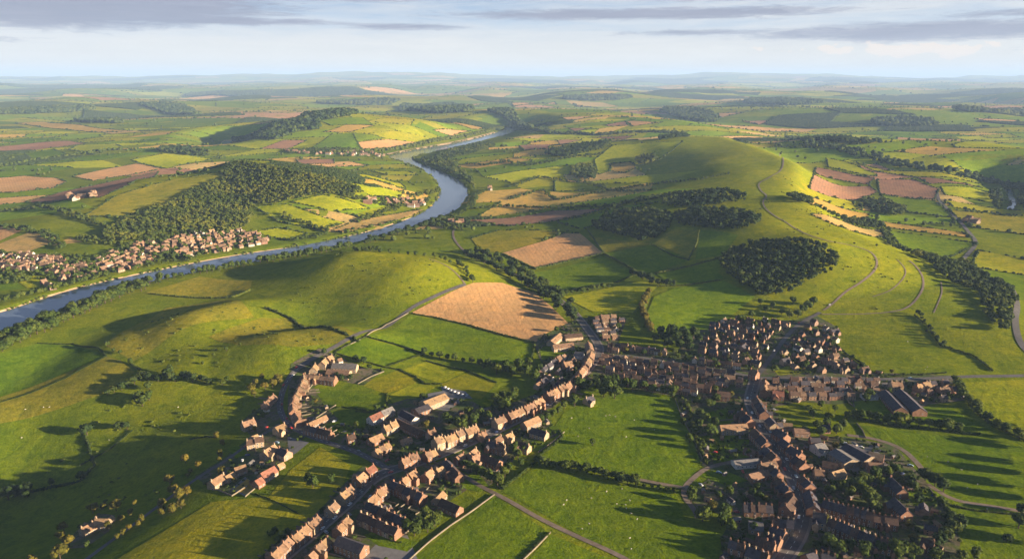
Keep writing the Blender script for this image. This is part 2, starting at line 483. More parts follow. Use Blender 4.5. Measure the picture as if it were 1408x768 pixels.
def water():
    t = NT("water"); p = t.geo()
    t.color((.085, .115, .165)); t.b.inputs["Roughness"].default_value = .12; t.b.inputs["Specular IOR Level"].default_value = .5; t.b.inputs["IOR"].default_value = 1.33
    a = t.noise(t.map(p, (.9, 2.2, 1)), .16, 4, .65); b = t.noise(p, .03, 2, .5)
    t.bump(t.math('ADD', a, t.math('MULTIPLY', b, .7)), .07, .6); M["water"] = t.m
water()
# ---------------------------------------------------------------- ground, water, banks
idx = np.arange(GX.size).reshape(GX.shape)
Fg = np.stack([idx[:-1, :-1], idx[:-1, 1:], idx[1:, 1:], idx[1:, :-1]], -1).reshape(-1, 4)
structure("ground", mesh_np("ground", np.stack([GX.ravel(), GY.ravel(), GZ.ravel()], -1), Fg, M["grass"], smooth=True))

def water_sheet(poly, name):
    P = poly; c = P.mean(0)
    # widen by a few metres so that the sheet meets the carved banks
    d = np.roll(P, -1, 0) - np.roll(P, 1, 0); n = np.stack([d[:, 1], -d[:, 0]], -1); n /= np.maximum(np.linalg.norm(n, axis=1)[:, None], 1e-6)
    area = .5 * np.sum(P[:, 0] * np.roll(P[:, 1], -1) - P[:, 1] * np.roll(P[:, 0], -1))
    Q = P + n * (2.5 if area > 0 else -2.5)
    s = np.abs(Q - c).max()
    vo, eo, fo, *_ = delaunay_2d_cdt([Vector(((a - c[0]) / s, (b - c[1]) / s)) for a, b in Q], [], [list(range(len(Q)))], 1, 1e-7)
    V = [(p.x * s + c[0], p.y * s + c[1], WATER_Z) for p in vo]
    F = [f if (np.cross(np.array(V[f[1]][:2]) - V[f[0]][:2], np.array(V[f[2]][:2]) - V[f[0]][:2]) > 0) else f[::-1] for f in fo]
    structure(name, mesh_np(name, V, F, M["water"]))
water_sheet(RIVER, "river"); water_sheet(BECK, "stream"); water_sheet(REACH, "river_reach")

def bank(pxline, w, name, mat="sand"):
    P = chaikin(px_plane(pxline, -.6), 2, False)
    structure(name, ribbon(P, w, 2.0, M[mat], name, off=w * .5 + 1.0, step=9))
bank(BANK_FAR[0:8], 6.5, "sand_bank"); bank(BANK_FAR[8:11], 5, "sand_bank")
bank(BANK_FAR[16:20], 24, "sand_bank")

# ---------------------------------------------------------------- field colours
FC = dict(G=(.115, .168, .007), D=(.084, .136, .008), L=(.225, .240, .010), Y=(.215, .208, .011), O=(.205, .185, .020), W=(.36, .235, .07), S=(.47, .27, .135),
          P=(.32, .175, .12), B=(.21, .115, .08), T=(.34, .235, .105), K=(.022, .045, .014))
FIELDS = [  # colour, working lines, sheet, outline in pixels of the photograph
 ("S", "crop", [(566,430),(610,407),(651,389),(691,389),(734,402),(757,420),(781,444),(752,458),(737,470),(682,459),(626,442)]),
 ("G", "field", [(503,464),(583,486),(530,505),(461,485)]),
 ("G", "field", [(506,462),(564,432),(630,446),(735,474),(730,502),(640,495),(586,485)]),
 ("Y", "field", [(495,529),(549,508),(577,518),(571,527),(532,541)]),
 ("L", "field", [(554,508),(586,497),(642,510),(606,527)]),
 ("Y", "field", [(607,528),(645,511),(682,527),(662,549),(620,540)]),
 ("G", "field", [(427,532),(532,544),(532,561),(492,566),(449,555)]),
 ("L", "field", [(533,544),(569,526),(600,531),(546,562)]),
 ("G", "field", [(452,565),(503,565),(509,581),(472,586)]),
 ("G", "field", [(745,613),(775,567),(840,542),(870,538),(922,545),(945,590),(966,636),(940,668),(830,645),(740,632)]),
 ("G", "field", [(735,642),(830,662),(930,682),(945,720),(1000,735),(985,775),(870,775),(690,675)]),
 ("G", "field", [(560,775),(680,681),(752,730),(712,775)]),
 ("G", "field", [(722,775),(757,734),(858,775)]),
 ("Y", "field", [(140,780),(290,690),(370,682),(400,645),(440,614),(482,640),(462,690),(400,740),(350,780)]),
 ("G", "field", [(1182,584),(1408,614),(1460,625),(1460,720),(1290,690),(1265,655),(1240,630)]),
 ("L", "field", [(1318,526),(1440,520),(1440,610),(1365,582)]),
 ("G", "field", [(1165,548),(1310,562),(1345,588),(1185,574)]),
 ("D", "field", [(-40,486),(0,486),(52,472),(100,473),(146,489),(0,545),(-40,558)]),
 ("O", "field", [(146,490),(166,495),(186,512),(149,540),(0,582),(-40,590),(-40,560),(0,546)]),
 ("O", "field", [(198,403),(275,380),(347,386),(344,397),(318,409),(258,409)]),
 ("O", "field", [(143,474),(229,423),(315,411),(350,437),(246,454),(183,497)]),
 ("O", "field", [(287,463),(358,437),(400,437),(490,457),(482,470),(400,477),(330,475)]),
 ("S", "crop", [(690,348),(750,331),(775,321),(797,321),(829,348),(737,368)]),
 ("G", "field", [(731,375),(828,353),(876,376),(848,388),(757,401)]),
 ("G", "field", [(833,348),(899,337),(947,358),(896,375),(882,374)]),
 ("O", "field", [(808,324),(896,335),(833,347)]),
 ("L", "field", [(774,408),(836,396),(882,386),(905,393),(885,413),(870,430),(814,428)]),
 ("G", "field", [(899,408),(927,396),(995,386),(1038,408),(978,453),(902,456),(890,430)]),
 ("G", "field", [(902,376),(1001,353),(987,374),(995,383),(927,393)]),
 ("O", "field", [(899,335),(924,316),(960,316),(961,334),(947,356)]),
 ("G", "field", [(963,316),(1015,323),(995,351),(956,357)]),
 ("P", "crop", [(634,303),(700,300),(760,290),(833,287),(762,304),(700,311)]),
 ("G", "field", [(764,305),(859,284),(904,278),(859,291),(814,311),(800,315)]),
 ("O", "field", [(648,328),(685,317),(750,317),(774,320),(745,331),(691,347),(662,346)]),
 ("P", "crop", [(1122,230),(1202,245),(1195,254),(1119,238)]),
 ("P", "crop", [(1119,240),(1196,256),(1206,264),(1176,276),(1112,259)]),
 ("P", "crop", [(1206,247),(1256,247),(1291,260),(1285,274),(1250,272),(1210,266)]),
 ("L", "crop", [(1136,217),(1165,223),(1205,239),(1206,243),(1139,230)]),
 ("B", "crop", [(1258,243),(1308,249),(1354,259),(1279,253)]),
 ("Y", "field", [(1179,225),(1222,235),(1351,254),(1262,244),(1205,236)]),
 ("L", "field", [(1293,257),(1336,258),(1371,269),(1365,279),(1299,268)]),
 ("G", "field", [(1210,268),(1285,276),(1308,299),(1250,292)]),
 ("W", "field", [(1206,303),(1323,320),(1336,327),(1253,317),(1217,312)]),
 ("T", "field", [(1115,295),(1211,316),(1217,326),(1154,312)]),
 ("G", "field", [(1219,317),(1258,322),(1344,335),(1323,346),(1284,356),(1245,343)]),
 ("O", "field", [(1303,288),(1408,299),(1440,303),(1440,325),(1336,312)]),
 ("Y", "field", [(1344,344),(1408,356),(1440,362),(1440,382),(1336,366)]),
 ("Y", "field", [(1312,285),(1300,275),(1408,290),(1440,300),(1408,297)]),
 ("W", "field", [(1092,264),(1136,278),(1196,294),(1193,299),(1115,282)]),
 ("S", "crop", [(492,196),(533,192),(573,196),(533,205),(498,206)]),
 ("D", "field", [(424,206),(456,185),(485,183),(496,206)]),
 ("G", "field", [(486,183),(528,190),(490,195)]),
 ("P", "crop", [(357,205),(390,193),(422,193),(396,205)]),
 ("W", "field", [(445,182),(476,172),(516,173),(482,182)]),
 ("G", "field", [(439,166),(499,162),(513,172),(456,173)]),
 ("S", "crop", [(596,179),(648,180),(622,187)]),
 ("W", "field", [(614,169),(640,170),(671,177),(650,178)]),
 ("L", "field", [(399,278),(445,268),(493,281),(510,287),(456,291)]),
 ("L", "field", [(350,284),(395,281),(447,300),(475,306),(444,317),(384,305)]),
 ("W", "field", [(499,246),(559,261),(548,264),(502,253)]),
 ("Y", "field", [(487,240),(550,252),(558,259),(500,245)]),
 ("L", "field", [(476,252),(510,257),(556,264),(548,273),(510,270)]),
 ("L", "field", [(510,235),(562,236),(575,241),(533,241)]),
 ("P", "crop", [(407,220),(459,219),(460,225),(413,226)]),
 ("T", "field", [(456,317),(486,305),(583,288),(572,296),(520,311),(464,319)]),
 ("L", "field", [(348,319),(384,313),(424,321),(393,330)]),
 ("S", "crop", [(-40,247),(0,245),(34,242),(77,245),(92,250),(72,259),(17,265),(-40,262)]),
 ("S", "crop", [(100,243),(149,232),(189,225),(223,232),(183,240),(129,249)]),
 ("B", "crop", [(34,278),(72,268),(143,252),(218,236),(183,252),(138,272),(95,275)]),
 ("W", "field", [(20,170),(52,168),(115,173),(183,180),(160,182),(57,175)]),
 ("P", "crop", [(-30,204),(0,202),(86,194),(120,197),(46,207),(-30,208)]),
 ("D", "field", [(34,212),(74,205),(95,215),(46,220)]),
 ("L", "field", [(106,200),(160,199),(169,203),(129,213),(95,206)]),
 ("L", "field", [(180,220),(238,209),(266,215),(292,219),(229,232)]),
 ("O", "field", [(115,298),(160,269),(243,246),(301,236),(309,243),(286,255),(249,275),(172,298)]),
 ("T", "field", [(-30,340),(0,335),(45,318),(80,325),(68,335),(37,347),(-30,344)]),
 ("S", "crop", [(-30,309),(0,311),(34,315),(0,331),(-30,336)]),
 ("T", "field", [(71,338),(97,327),(114,333)]),
 ("L", "field", [(9,375),(37,371),(58,386),(54,396),(38,396)]),
 ("D", "field", [(-30,373),(7,375),(36,397),(0,400),(-30,400)]),
 ("P", "crop", [(833,172),(860,167),(863,173),(836,174)]),
 ("S", "crop", [(861,167),(906,169),(870,174)]),
 ("P", "crop", [(782,177),(815,176),(790,181)]),
 ("P", "crop", [(766,193),(800,193),(770,199)]),
 ("P", "crop", [(714,200),(762,199),(754,206),(720,207)]),
 ("B", "crop", [(812,189),(872,187),(858,192)]),
 ("W", "field", [(840,226),(866,223),(876,230),(860,238),(840,235)]),
 ("L", "field", [(817,220),(843,200),(883,197),(938,195),(926,206),(906,220),(878,228),(866,222),(838,225),(838,236),(823,240)]),
 ("L", "field", [(762,248),(815,252),(833,260),(763,263)]),
 ("S", "crop", [(703,142),(763,141),(766,144),(706,147)]),
 ("S", "crop", [(789,144),(823,149),(795,147)]),
 ("S", "crop", [(772,162),(817,160),(786,166)]),
 ("S", "crop", [(987,156),(1024,155),(990,162)]),
 ("P", "crop", [(1021,167),(1058,166),(1044,172)]),
 ("S", "crop", [(1233,189),(1322,192),(1308,195),(1250,193)]),
 ("L", "field", [(1311,199),(1440,201),(1440,206),(1314,203)]),
 ("S", "crop", [(1339,163),(1402,166),(1380,171)]),
]
FIELD_XY = []
for c, mat, P in FIELDS:
    xy = pxl(P); FIELD_XY.append(xy)
for (c, mat, P), xy in zip(FIELDS, FIELD_XY):
    o = structure("field", drape(xy, 2.2 if xy[:, 1].max() < 1000 else 4.5, M[mat], "field"))
    k = (.9 + .2 * random.random()) * (1.22 if xy[:, 1].mean() > 900 and c in 'GDLYO' else 1)  # farther pastures: extra brightness put into the colour, not the light
    o.color = (*scl(FC[c], k), 1)
# ---------------------------------------------------------------- words for labels
_ONES = "zeroth first second third fourth fifth sixth seventh eighth ninth tenth eleventh twelfth thirteenth fourteenth fifteenth sixteenth seventeenth eighteenth nineteenth".split()
_TENS = {2: "twent", 3: "thirt", 4: "fort", 5: "fift", 6: "sixt", 7: "sevent", 8: "eight", 9: "ninet"}
def nth(i):
    if i < 20: return _ONES[i]
    t, o = divmod(i, 10)
    return _TENS[t] + ("ieth" if o == 0 else "y-" + _ONES[o])

# ---------------------------------------------------------------- foliage meshes
def ico(sub=1):
    t = (1 + 5 ** .5) / 2
    V = [(-1, t, 0), (1, t, 0), (-1, -t, 0), (1, -t, 0), (0, -1, t), (0, 1, t), (0, -1, -t), (0, 1, -t), (t, 0, -1), (t, 0, 1), (-t, 0, -1), (-t, 0, 1)]
    F = [(0, 11, 5), (0, 5, 1), (0, 1, 7), (0, 7, 10), (0, 10, 11), (1, 5, 9), (5, 11, 4), (11, 10, 2), (10, 7, 6), (7, 1, 8), (3, 9, 4), (3, 4, 2), (3, 2, 6), (3, 6, 8), (3, 8, 9), (4, 9, 5), (2, 4, 11), (6, 2, 10), (8, 6, 7), (9, 8, 1)]
    V = [np.array(v) / np.linalg.norm(v) for v in V]
    for _ in range(sub):
        cache = {}; F2 = []
        def mid(a, b):
            k = (min(a, b), max(a, b))
            if k not in cache:
                m = V[a] + V[b]; V.append(m / np.linalg.norm(m)); cache[k] = len(V) - 1
            return cache[k]
        for a, b, c in F:
            ab, bc, ca = mid(a, b), mid(b, c), mid(c, a)
            F2 += [(a, ab, ca), (b, bc, ab), (c, ca, bc), (ab, bc, ca)]
        F = F2
    return np.array(V), np.array(F)

def crown_cloud(rng, n_leaf, size, lobes=9, squash=.85, core=.74, conif=False):
    """a crown of leaf clumps: unit radius about its middle; returns V, tris, tint (per face)"""
    C = []; R = []
    for i in range(lobes):
        a = rng.uniform(0, 2 * math.pi); zz = rng.uniform(-.55, .62); r = math.sqrt(max(0, 1 - zz * zz)) * rng.uniform(.35, .62)
        C.append((r * math.cos(a), r * math.sin(a), zz * .8)); R.append(rng.uniform(.34, .52))
    C.append((0, 0, .1)); R.append(.62)
    C = np.array(C); R = np.array(R); T = rng.uniform(.15, .85, len(C))
    k = rng.choice(len(C), n_leaf, p=R ** 2 / (R ** 2).sum())
    d = rng.normal(size=(n_leaf, 3)); d /= np.linalg.norm(d, axis=1)[:, None]
    p = C[k] + d * (R[k] * rng.uniform(.78, 1.12, n_leaf))[:, None]
    keep = p[:, 2] > -.78; p = p[keep]; d = d[keep]; k = k[keep]
    nrm = d * .8 + p * .4 + rng.normal(size=p.shape) * .38; nrm /= np.linalg.norm(nrm, axis=1)[:, None]
    a = np.cross(nrm, rng.normal(size=p.shape)); a /= np.linalg.norm(a, axis=1)[:, None]; b = np.cross(nrm, a)
    s = size * rng.uniform(.6, 1.35, len(p))[:, None]
    q = np.stack([p + a * s, p + b * s * .8, p - a * s * .9, p - b * s * .75], 1)
    V = q.reshape(-1, 3); n = len(p)
    base = np.arange(n) * 4
    F = np.concatenate([np.stack([base, base + 1, base + 2], -1), np.stack([base, base + 2, base + 3], -1)])
    tint = np.concatenate([np.clip(T[k] * .7 + rng.uniform(-.2, .35, n), 0, 1)] * 2)
    if core:
        iv, iff = ico(1)
        cv = []; cf = []; ct = []
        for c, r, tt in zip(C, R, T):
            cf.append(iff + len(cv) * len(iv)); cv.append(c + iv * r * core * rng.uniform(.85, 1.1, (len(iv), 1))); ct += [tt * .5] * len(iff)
        cv = np.concatenate(cv); cf = np.concatenate(cf)
        F = np.concatenate([F, cf + len(V)]); V = np.concatenate([V, cv]); tint = np.concatenate([tint, ct])
    V = V * np.array([1, 1, squash])
    return V, F, tint

def blob(rng, sub=1, rough=.3, squash=.85):
    v, f = ico(sub)
    d = v @ rng.normal(size=(3, 5)); n = np.sin(d * 2.6 + rng.uniform(0, 6, 5)).mean(1)
    r = 1 + rough * n * 1.6 + rng.uniform(-rough, rough, len(v)) * .55
    V = v * r[:, None] * np.array([1, 1, squash])
    return V, f, rng.uniform(0, 1, len(f))
BLOB2 = [blob(RNG, 2, .26) for _ in range(5)]
BLOB1 = [blob(RNG, 1, .30) for _ in range(8)]
BLOB0 = [blob(RNG, 0, .22) for _ in range(8)]
CLOUDS = [crown_cloud(RNG, 60, .26, 6, core=.8) for _ in range(6)]

def scatter(name, protos, pos, size, mat, tint=None, wide=None):
    """one mesh of many plants: protos picked at random; pos (n,3) is the middle of each; size = radius; tint shifts the plant's tone"""
    pos = np.asarray(pos, float); n = len(pos); size = np.broadcast_to(np.asarray(size, float), n); wide = np.ones(n) if wide is None else np.broadcast_to(wide, n)
    tint = RNG.uniform(-.25, .25, n) if tint is None else tint
    pick = RNG.integers(0, len(protos), n); ang = RNG.uniform(0, 2 * math.pi, n)
    Vs = []; Fs = []; Ts = []; base = 0
    for j, (v, f, t) in enumerate(protos):
        m = np.nonzero(pick == j)[0]
        if not len(m): continue
        c, s = np.cos(ang[m])[:, None], np.sin(ang[m])[:, None]
        X = (v[None, :, 0] * c - v[None, :, 1] * s) * (size[m] * wide[m])[:, None] + pos[m, 0:1]
        Y = (v[None, :, 0] * s + v[None, :, 1] * c) * (size[m] * wide[m])[:, None] + pos[m, 1:2]
        Z = v[None, :, 2] * size[m][:, None] + pos[m, 2:3]
        Vs.append(np.stack([X, Y, Z], -1).reshape(-1, 3))
        Fs.append((f[None] + (np.arange(len(m)) * len(v))[:, None, None] + base).reshape(-1, 3)); base += len(m) * len(v)
        Ts.append(np.clip(t[None] * .7 + .15 + tint[m][:, None], 0, 1).ravel())
    return mesh_np(name, np.concatenate(Vs), np.concatenate(Fs), mat, attrs={"tint": np.concatenate(Ts)})
def stuff(name, me): return tag(link(name, me), None, None, kind='stuff')

def fill_poly(poly, spacing, jitter=.42):
    poly = np.asarray(poly); lo, hi = poly.min(0), poly.max(0)
    xs = np.arange(lo[0], hi[0], spacing); ys = np.arange(lo[1], hi[1], spacing * .88)
    P = np.stack(np.meshgrid(xs, ys), -1); P[1::2, :, 0] += spacing / 2; P = P.reshape(-1, 2)
    P = P + RNG.uniform(-jitter, jitter, P.shape) * spacing
    return P[inside(P, poly)] if len(P) else P

# ---------------------------------------------------------------- woods that read as one mass
WOODS = [  # kind of leaf, tree spacing, tree radius, outline in pixels
 ("leaf", 7.6, 4.5, [(135,326),(150,311),(200,290),(245,275),(265,262),(285,255),(310,243),(300,237),(330,223),(360,228),(415,240),(430,240),(480,255),(500,264),(488,270),(440,268),(395,278),(345,284),(350,300),(330,318),(280,320),(240,318),(200,330),(160,333)]),
 ("leaf_dark", 9, 5.4, [(808,312),(830,299),(859,288),(892,288),(924,294),(924,311),(896,335),(859,327)]),
 ("leaf_dark", 9, 5.4, [(926,295),(984,287),(1041,297),(1047,305),(1021,321),(961,314),(927,310)]),
 ("leaf_dark", 11, 5.6, [(899,281),(944,268),(1007,264),(1035,277),(973,284),(927,287)]),
 ("leaf_dark", 7.5, 4.6, [(987,365),(1001,345),(1027,337),(1064,331),(1100,331),(1136,341),(1154,356),(1149,369),(1125,384),(1102,393),(1073,410),(1041,408),(1012,388)]),
 ("leaf_dark", 8.5, 5.0, [(1243,348),(1279,354),(1292,361),(1331,361),(1355,382),(1386,395),(1399,408),(1394,421),(1388,453),(1378,462),(1352,437),(1349,406),(1323,395),(1287,377),(1284,364)]),
 ("leaf_dark", 11, 6, [(1080,269),(1112,276),(1115,283),(1089,277)]),
 ("leaf_dark", 11, 6, [(1178,276),(1217,277),(1248,289),(1243,294),(1230,299),(1196,289)]),
 ("leaf_dark", 10, 5.5, [(1152,299),(1196,303),(1217,315),(1204,314),(1160,305)]),
 ("leaf_dark", 14, 8, [(422,163),(459,153),(499,157),(470,163),(436,166),(445,179),(413,180),(367,197),(320,196),(320,190),(370,178)]),
 ("leaf", 13, 6.5, [(573,223),(600,216),(636,203),(665,197),(688,200),(650,212),(612,222),(640,236),(654,256),(654,264),(640,250),(602,231)]),
 ("leaf_dark", 22, 13, [(539,150),(585,144),(636,143),(659,154),(620,156),(579,157)]),
 ("leaf_dark", 18, 11, [(665,154),(690,151),(714,160),(740,177),(716,178),(706,170)]),
 ("leaf_dark", 20, 12, [(900,152),(940,149),(972,152),(992,168),(960,168),(938,163)]),
 ("leaf", 12, 6.5, [(870,219),(900,212),(906,220),(883,229)]),
 ("leaf", 12, 6.5, [(786,229),(815,226),(822,240),(815,249),(786,243)]),
 ("leaf_dark", 14, 8, [(743,211),(790,202),(838,196),(843,202),(800,212),(772,220)]),
 ("leaf_dark", 14, 8, [(906,191),(943,185),(952,188),(906,196)]),
 ("leaf_dark", 20, 12, [(183,144),(225,143),(264,147),(281,160),(229,156)]),
 ("leaf_dark", 20, 12, [(-20,154),(60,149),(132,147),(129,153),(0,158),(-20,158)]),
 ("leaf_dark", 18, 10, [(100,164),(166,166),(172,172),(110,169)]),
 ("leaf_dark", 15, 8, [(205,208),(246,203),(301,215),(252,216)]),
 ("leaf_dark", 20, 12, [(1193,167),(1240,164),(1279,166),(1293,175),(1210,175)]),
 ("leaf_dark", 16, 9, [(1102,194),(1160,191),(1228,197),(1180,200)]),
 ("leaf_dark", 26, 15, [(1010,140),(1100,136),(1150,142),(1060,146)]),
 ("leaf_dark", 26, 15, [(420,140),(520,136),(560,140),(480,145)]),
 ("leaf_dark", 26, 15, [(760,135),(850,131),(880,136),(800,140)]),
 ("leaf_dark", 26, 15, [(1300,150),(1408,152),(1440,158),(1340,158)]),
 ("leaf_dark", 26, 15, [(240,128),(330,125),(400,130),(300,134)]),
 ("leaf_dark", 15, 8, [(1360,272),(1372,262),(1378,270),(1376,290),(1366,286)]),
 ("leaf_dark", 15, 8, [(1402,262),(1440,262),(1440,300),(1402,292)]),
]
BELTS = [  # kind, width in metres, spacing, radius, line in pixels
 ("leaf", 34, 11, 5.5, [(-20,232),(60,219),(120,211),(165,206)]),
 ("leaf", 20, 10, 5, [(0,292),(60,285),(110,300),(150,312)]),
 ("leaf_dark", 70, 13, 7, [(1090,190),(1122,200),(1185,212),(1250,228),(1310,238),(1355,247),(1408,258),(1440,262)]),
 ("leaf_dark", 30, 10, 5, [(836,288),(870,279),(900,272),(984,263)]),
 ("leaf", 18, 8, 4.6, [(640,225),(668,228),(700,222)]),
 ("leaf", 16, 8, 4.4, [(668,262),(655,268),(648,285),(622,301),(600,312)]),
 ("leaf", 20, 9, 5, [(388,297),(430,312),(455,318)]),
 ("leaf", 20, 9, 5, [(490,306),(520,296),(548,286),(470,268),(500,276)]),
 ("leaf", 18, 9, 4.6, [(1102,276),(1130,287),(1150,298)]),
 ("leaf", 16, 9, 4.6, [(1217,315),(1222,330),(1245,346)]),
 ("leaf", 14, 9, 4.2, [(700,258),(740,244),(800,250),(840,262),(880,256),(960,248),(1000,240)]),
 ("leaf", 14, 9, 4.2, [(700,275),(745,262),(765,276),(835,262),(900,262)]),
 ("leaf", 14, 9, 4.2, [(650,288),(700,284),(760,287),(835,285)]),
 ("leaf", 22, 12, 6, [(560,270),(590,268),(602,262)]),
 ("leaf", 26, 12, 6, [(455,212),(500,208),(540,206),(590,196),(640,188),(690,176)]),
 ("leaf", 22, 12, 6, [(690,222),(730,228),(790,216),(830,212)]),
 ("leaf_dark", 40, 13, 7, [(700,172),(760,184),(830,186),(880,182),(940,184)]),
 ("leaf", 20, 9, 5, [(86,342),(60,322),(0,312)]),
 ("leaf", 22, 9, 5, [(110,328),(135,334),(170,338),(205,334)]),
 ("leaf", 14, 8, 4.6, [(0,415),(30,408),(62,400),(95,392),(150,378)]),
 ("leaf", 14, 8, 4.6, [(60,372),(100,362),(130,368),(108,384)]),
 ("leaf", 12, 8, 4.6, [(150,362),(200,352),(240,352),(262,360)]),
 ("leaf", 14, 8, 4.6, [(400,332),(420,328),(450,322)]),
]
keep_out = []          # wood outlines in metres, so that farmland leaves them alone
wp = {"leaf": [[], [], []], "leaf_dark": [[], [], []]}
def stem_mid(xy, r, up=.95): return np.column_stack([xy, gz(xy[:, 0], xy[:, 1]) + r * up])
for i, (kind, sp, r, P) in enumerate(WOODS):
    poly = chaikin(pxl(P), 1); keep_out.append(poly)
    xy = fill_poly(poly, sp)
    if not len(xy): continue
    near = xy[:, 1].mean() < 3200
    R = r * RNG.uniform(.55, 1.32, len(xy))
    patch = (vnoise(xy[:, 0] / 60, xy[:, 1] / 60, 40 + i) - .5) * .9 + RNG.uniform(-.38, .38, len(xy))
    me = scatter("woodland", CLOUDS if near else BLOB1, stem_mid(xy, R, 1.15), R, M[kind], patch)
    stuff("woodland", me)
for kind, wd, sp, r, P in BELTS:
    L = resample(pxl(P), sp * .6); nrm = normals2(L)
    xy = L + nrm * RNG.uniform(-.5, .5, (len(L), 1)) * wd
    if wd > 25: xy = np.concatenate([xy, L + nrm * RNG.uniform(-.5, .5, (len(L), 1)) * wd])
    R = r * RNG.uniform(.6, 1.2, len(xy))
    stuff("tree_belt", scatter("tree_belt", CLOUDS if xy[:, 1].mean() < 2600 else BLOB1, stem_mid(xy, R), R, M[kind]))

# ---------------------------------------------------------------- the patchwork of small fields beyond the village
OPEN_HILL = pxl([(935,196),(985,190),(1050,206),(1118,235),(1112,262),(1150,300),(1215,340),(1300,400),(1340,440),(1150,440),(1120,400),(1150,350),(1080,325),(1040,290),(1060,262),(1000,240),(930,245)])
TRACED = [p for p in FIELD_XY if p[:, 1].max() > 1200]
TOWNS_PX = [[(-40,345),(60,350),(125,352),(190,334),(260,315),(345,318),(372,330),(300,348),(200,368),(110,388),(60,385),(-40,400)], [(500,272),(590,274),(585,284),(505,282)], [(385,206),(500,207),(540,214),(400,212)], [(600,300),(640,302),(640,318),(612,316)]]
TOWNS = [pxl(p) for p in TOWNS_PX]
pal = [("G", 27), ("D", 14), ("L", 17), ("Y", 15), ("O", 10), ("W", 8), ("S", 4), ("P", 3), ("T", 6), ("K", 2.5), ("B", 1)]
names = [p[0] for p in pal]; wts = np.array([p[1] for p in pal], float); wts /= wts.sum()
fv = []; ff = []; fc = []; nb = 0
hed_pos = {0: [], 1: []}; hed_r = {0: [], 1: []}
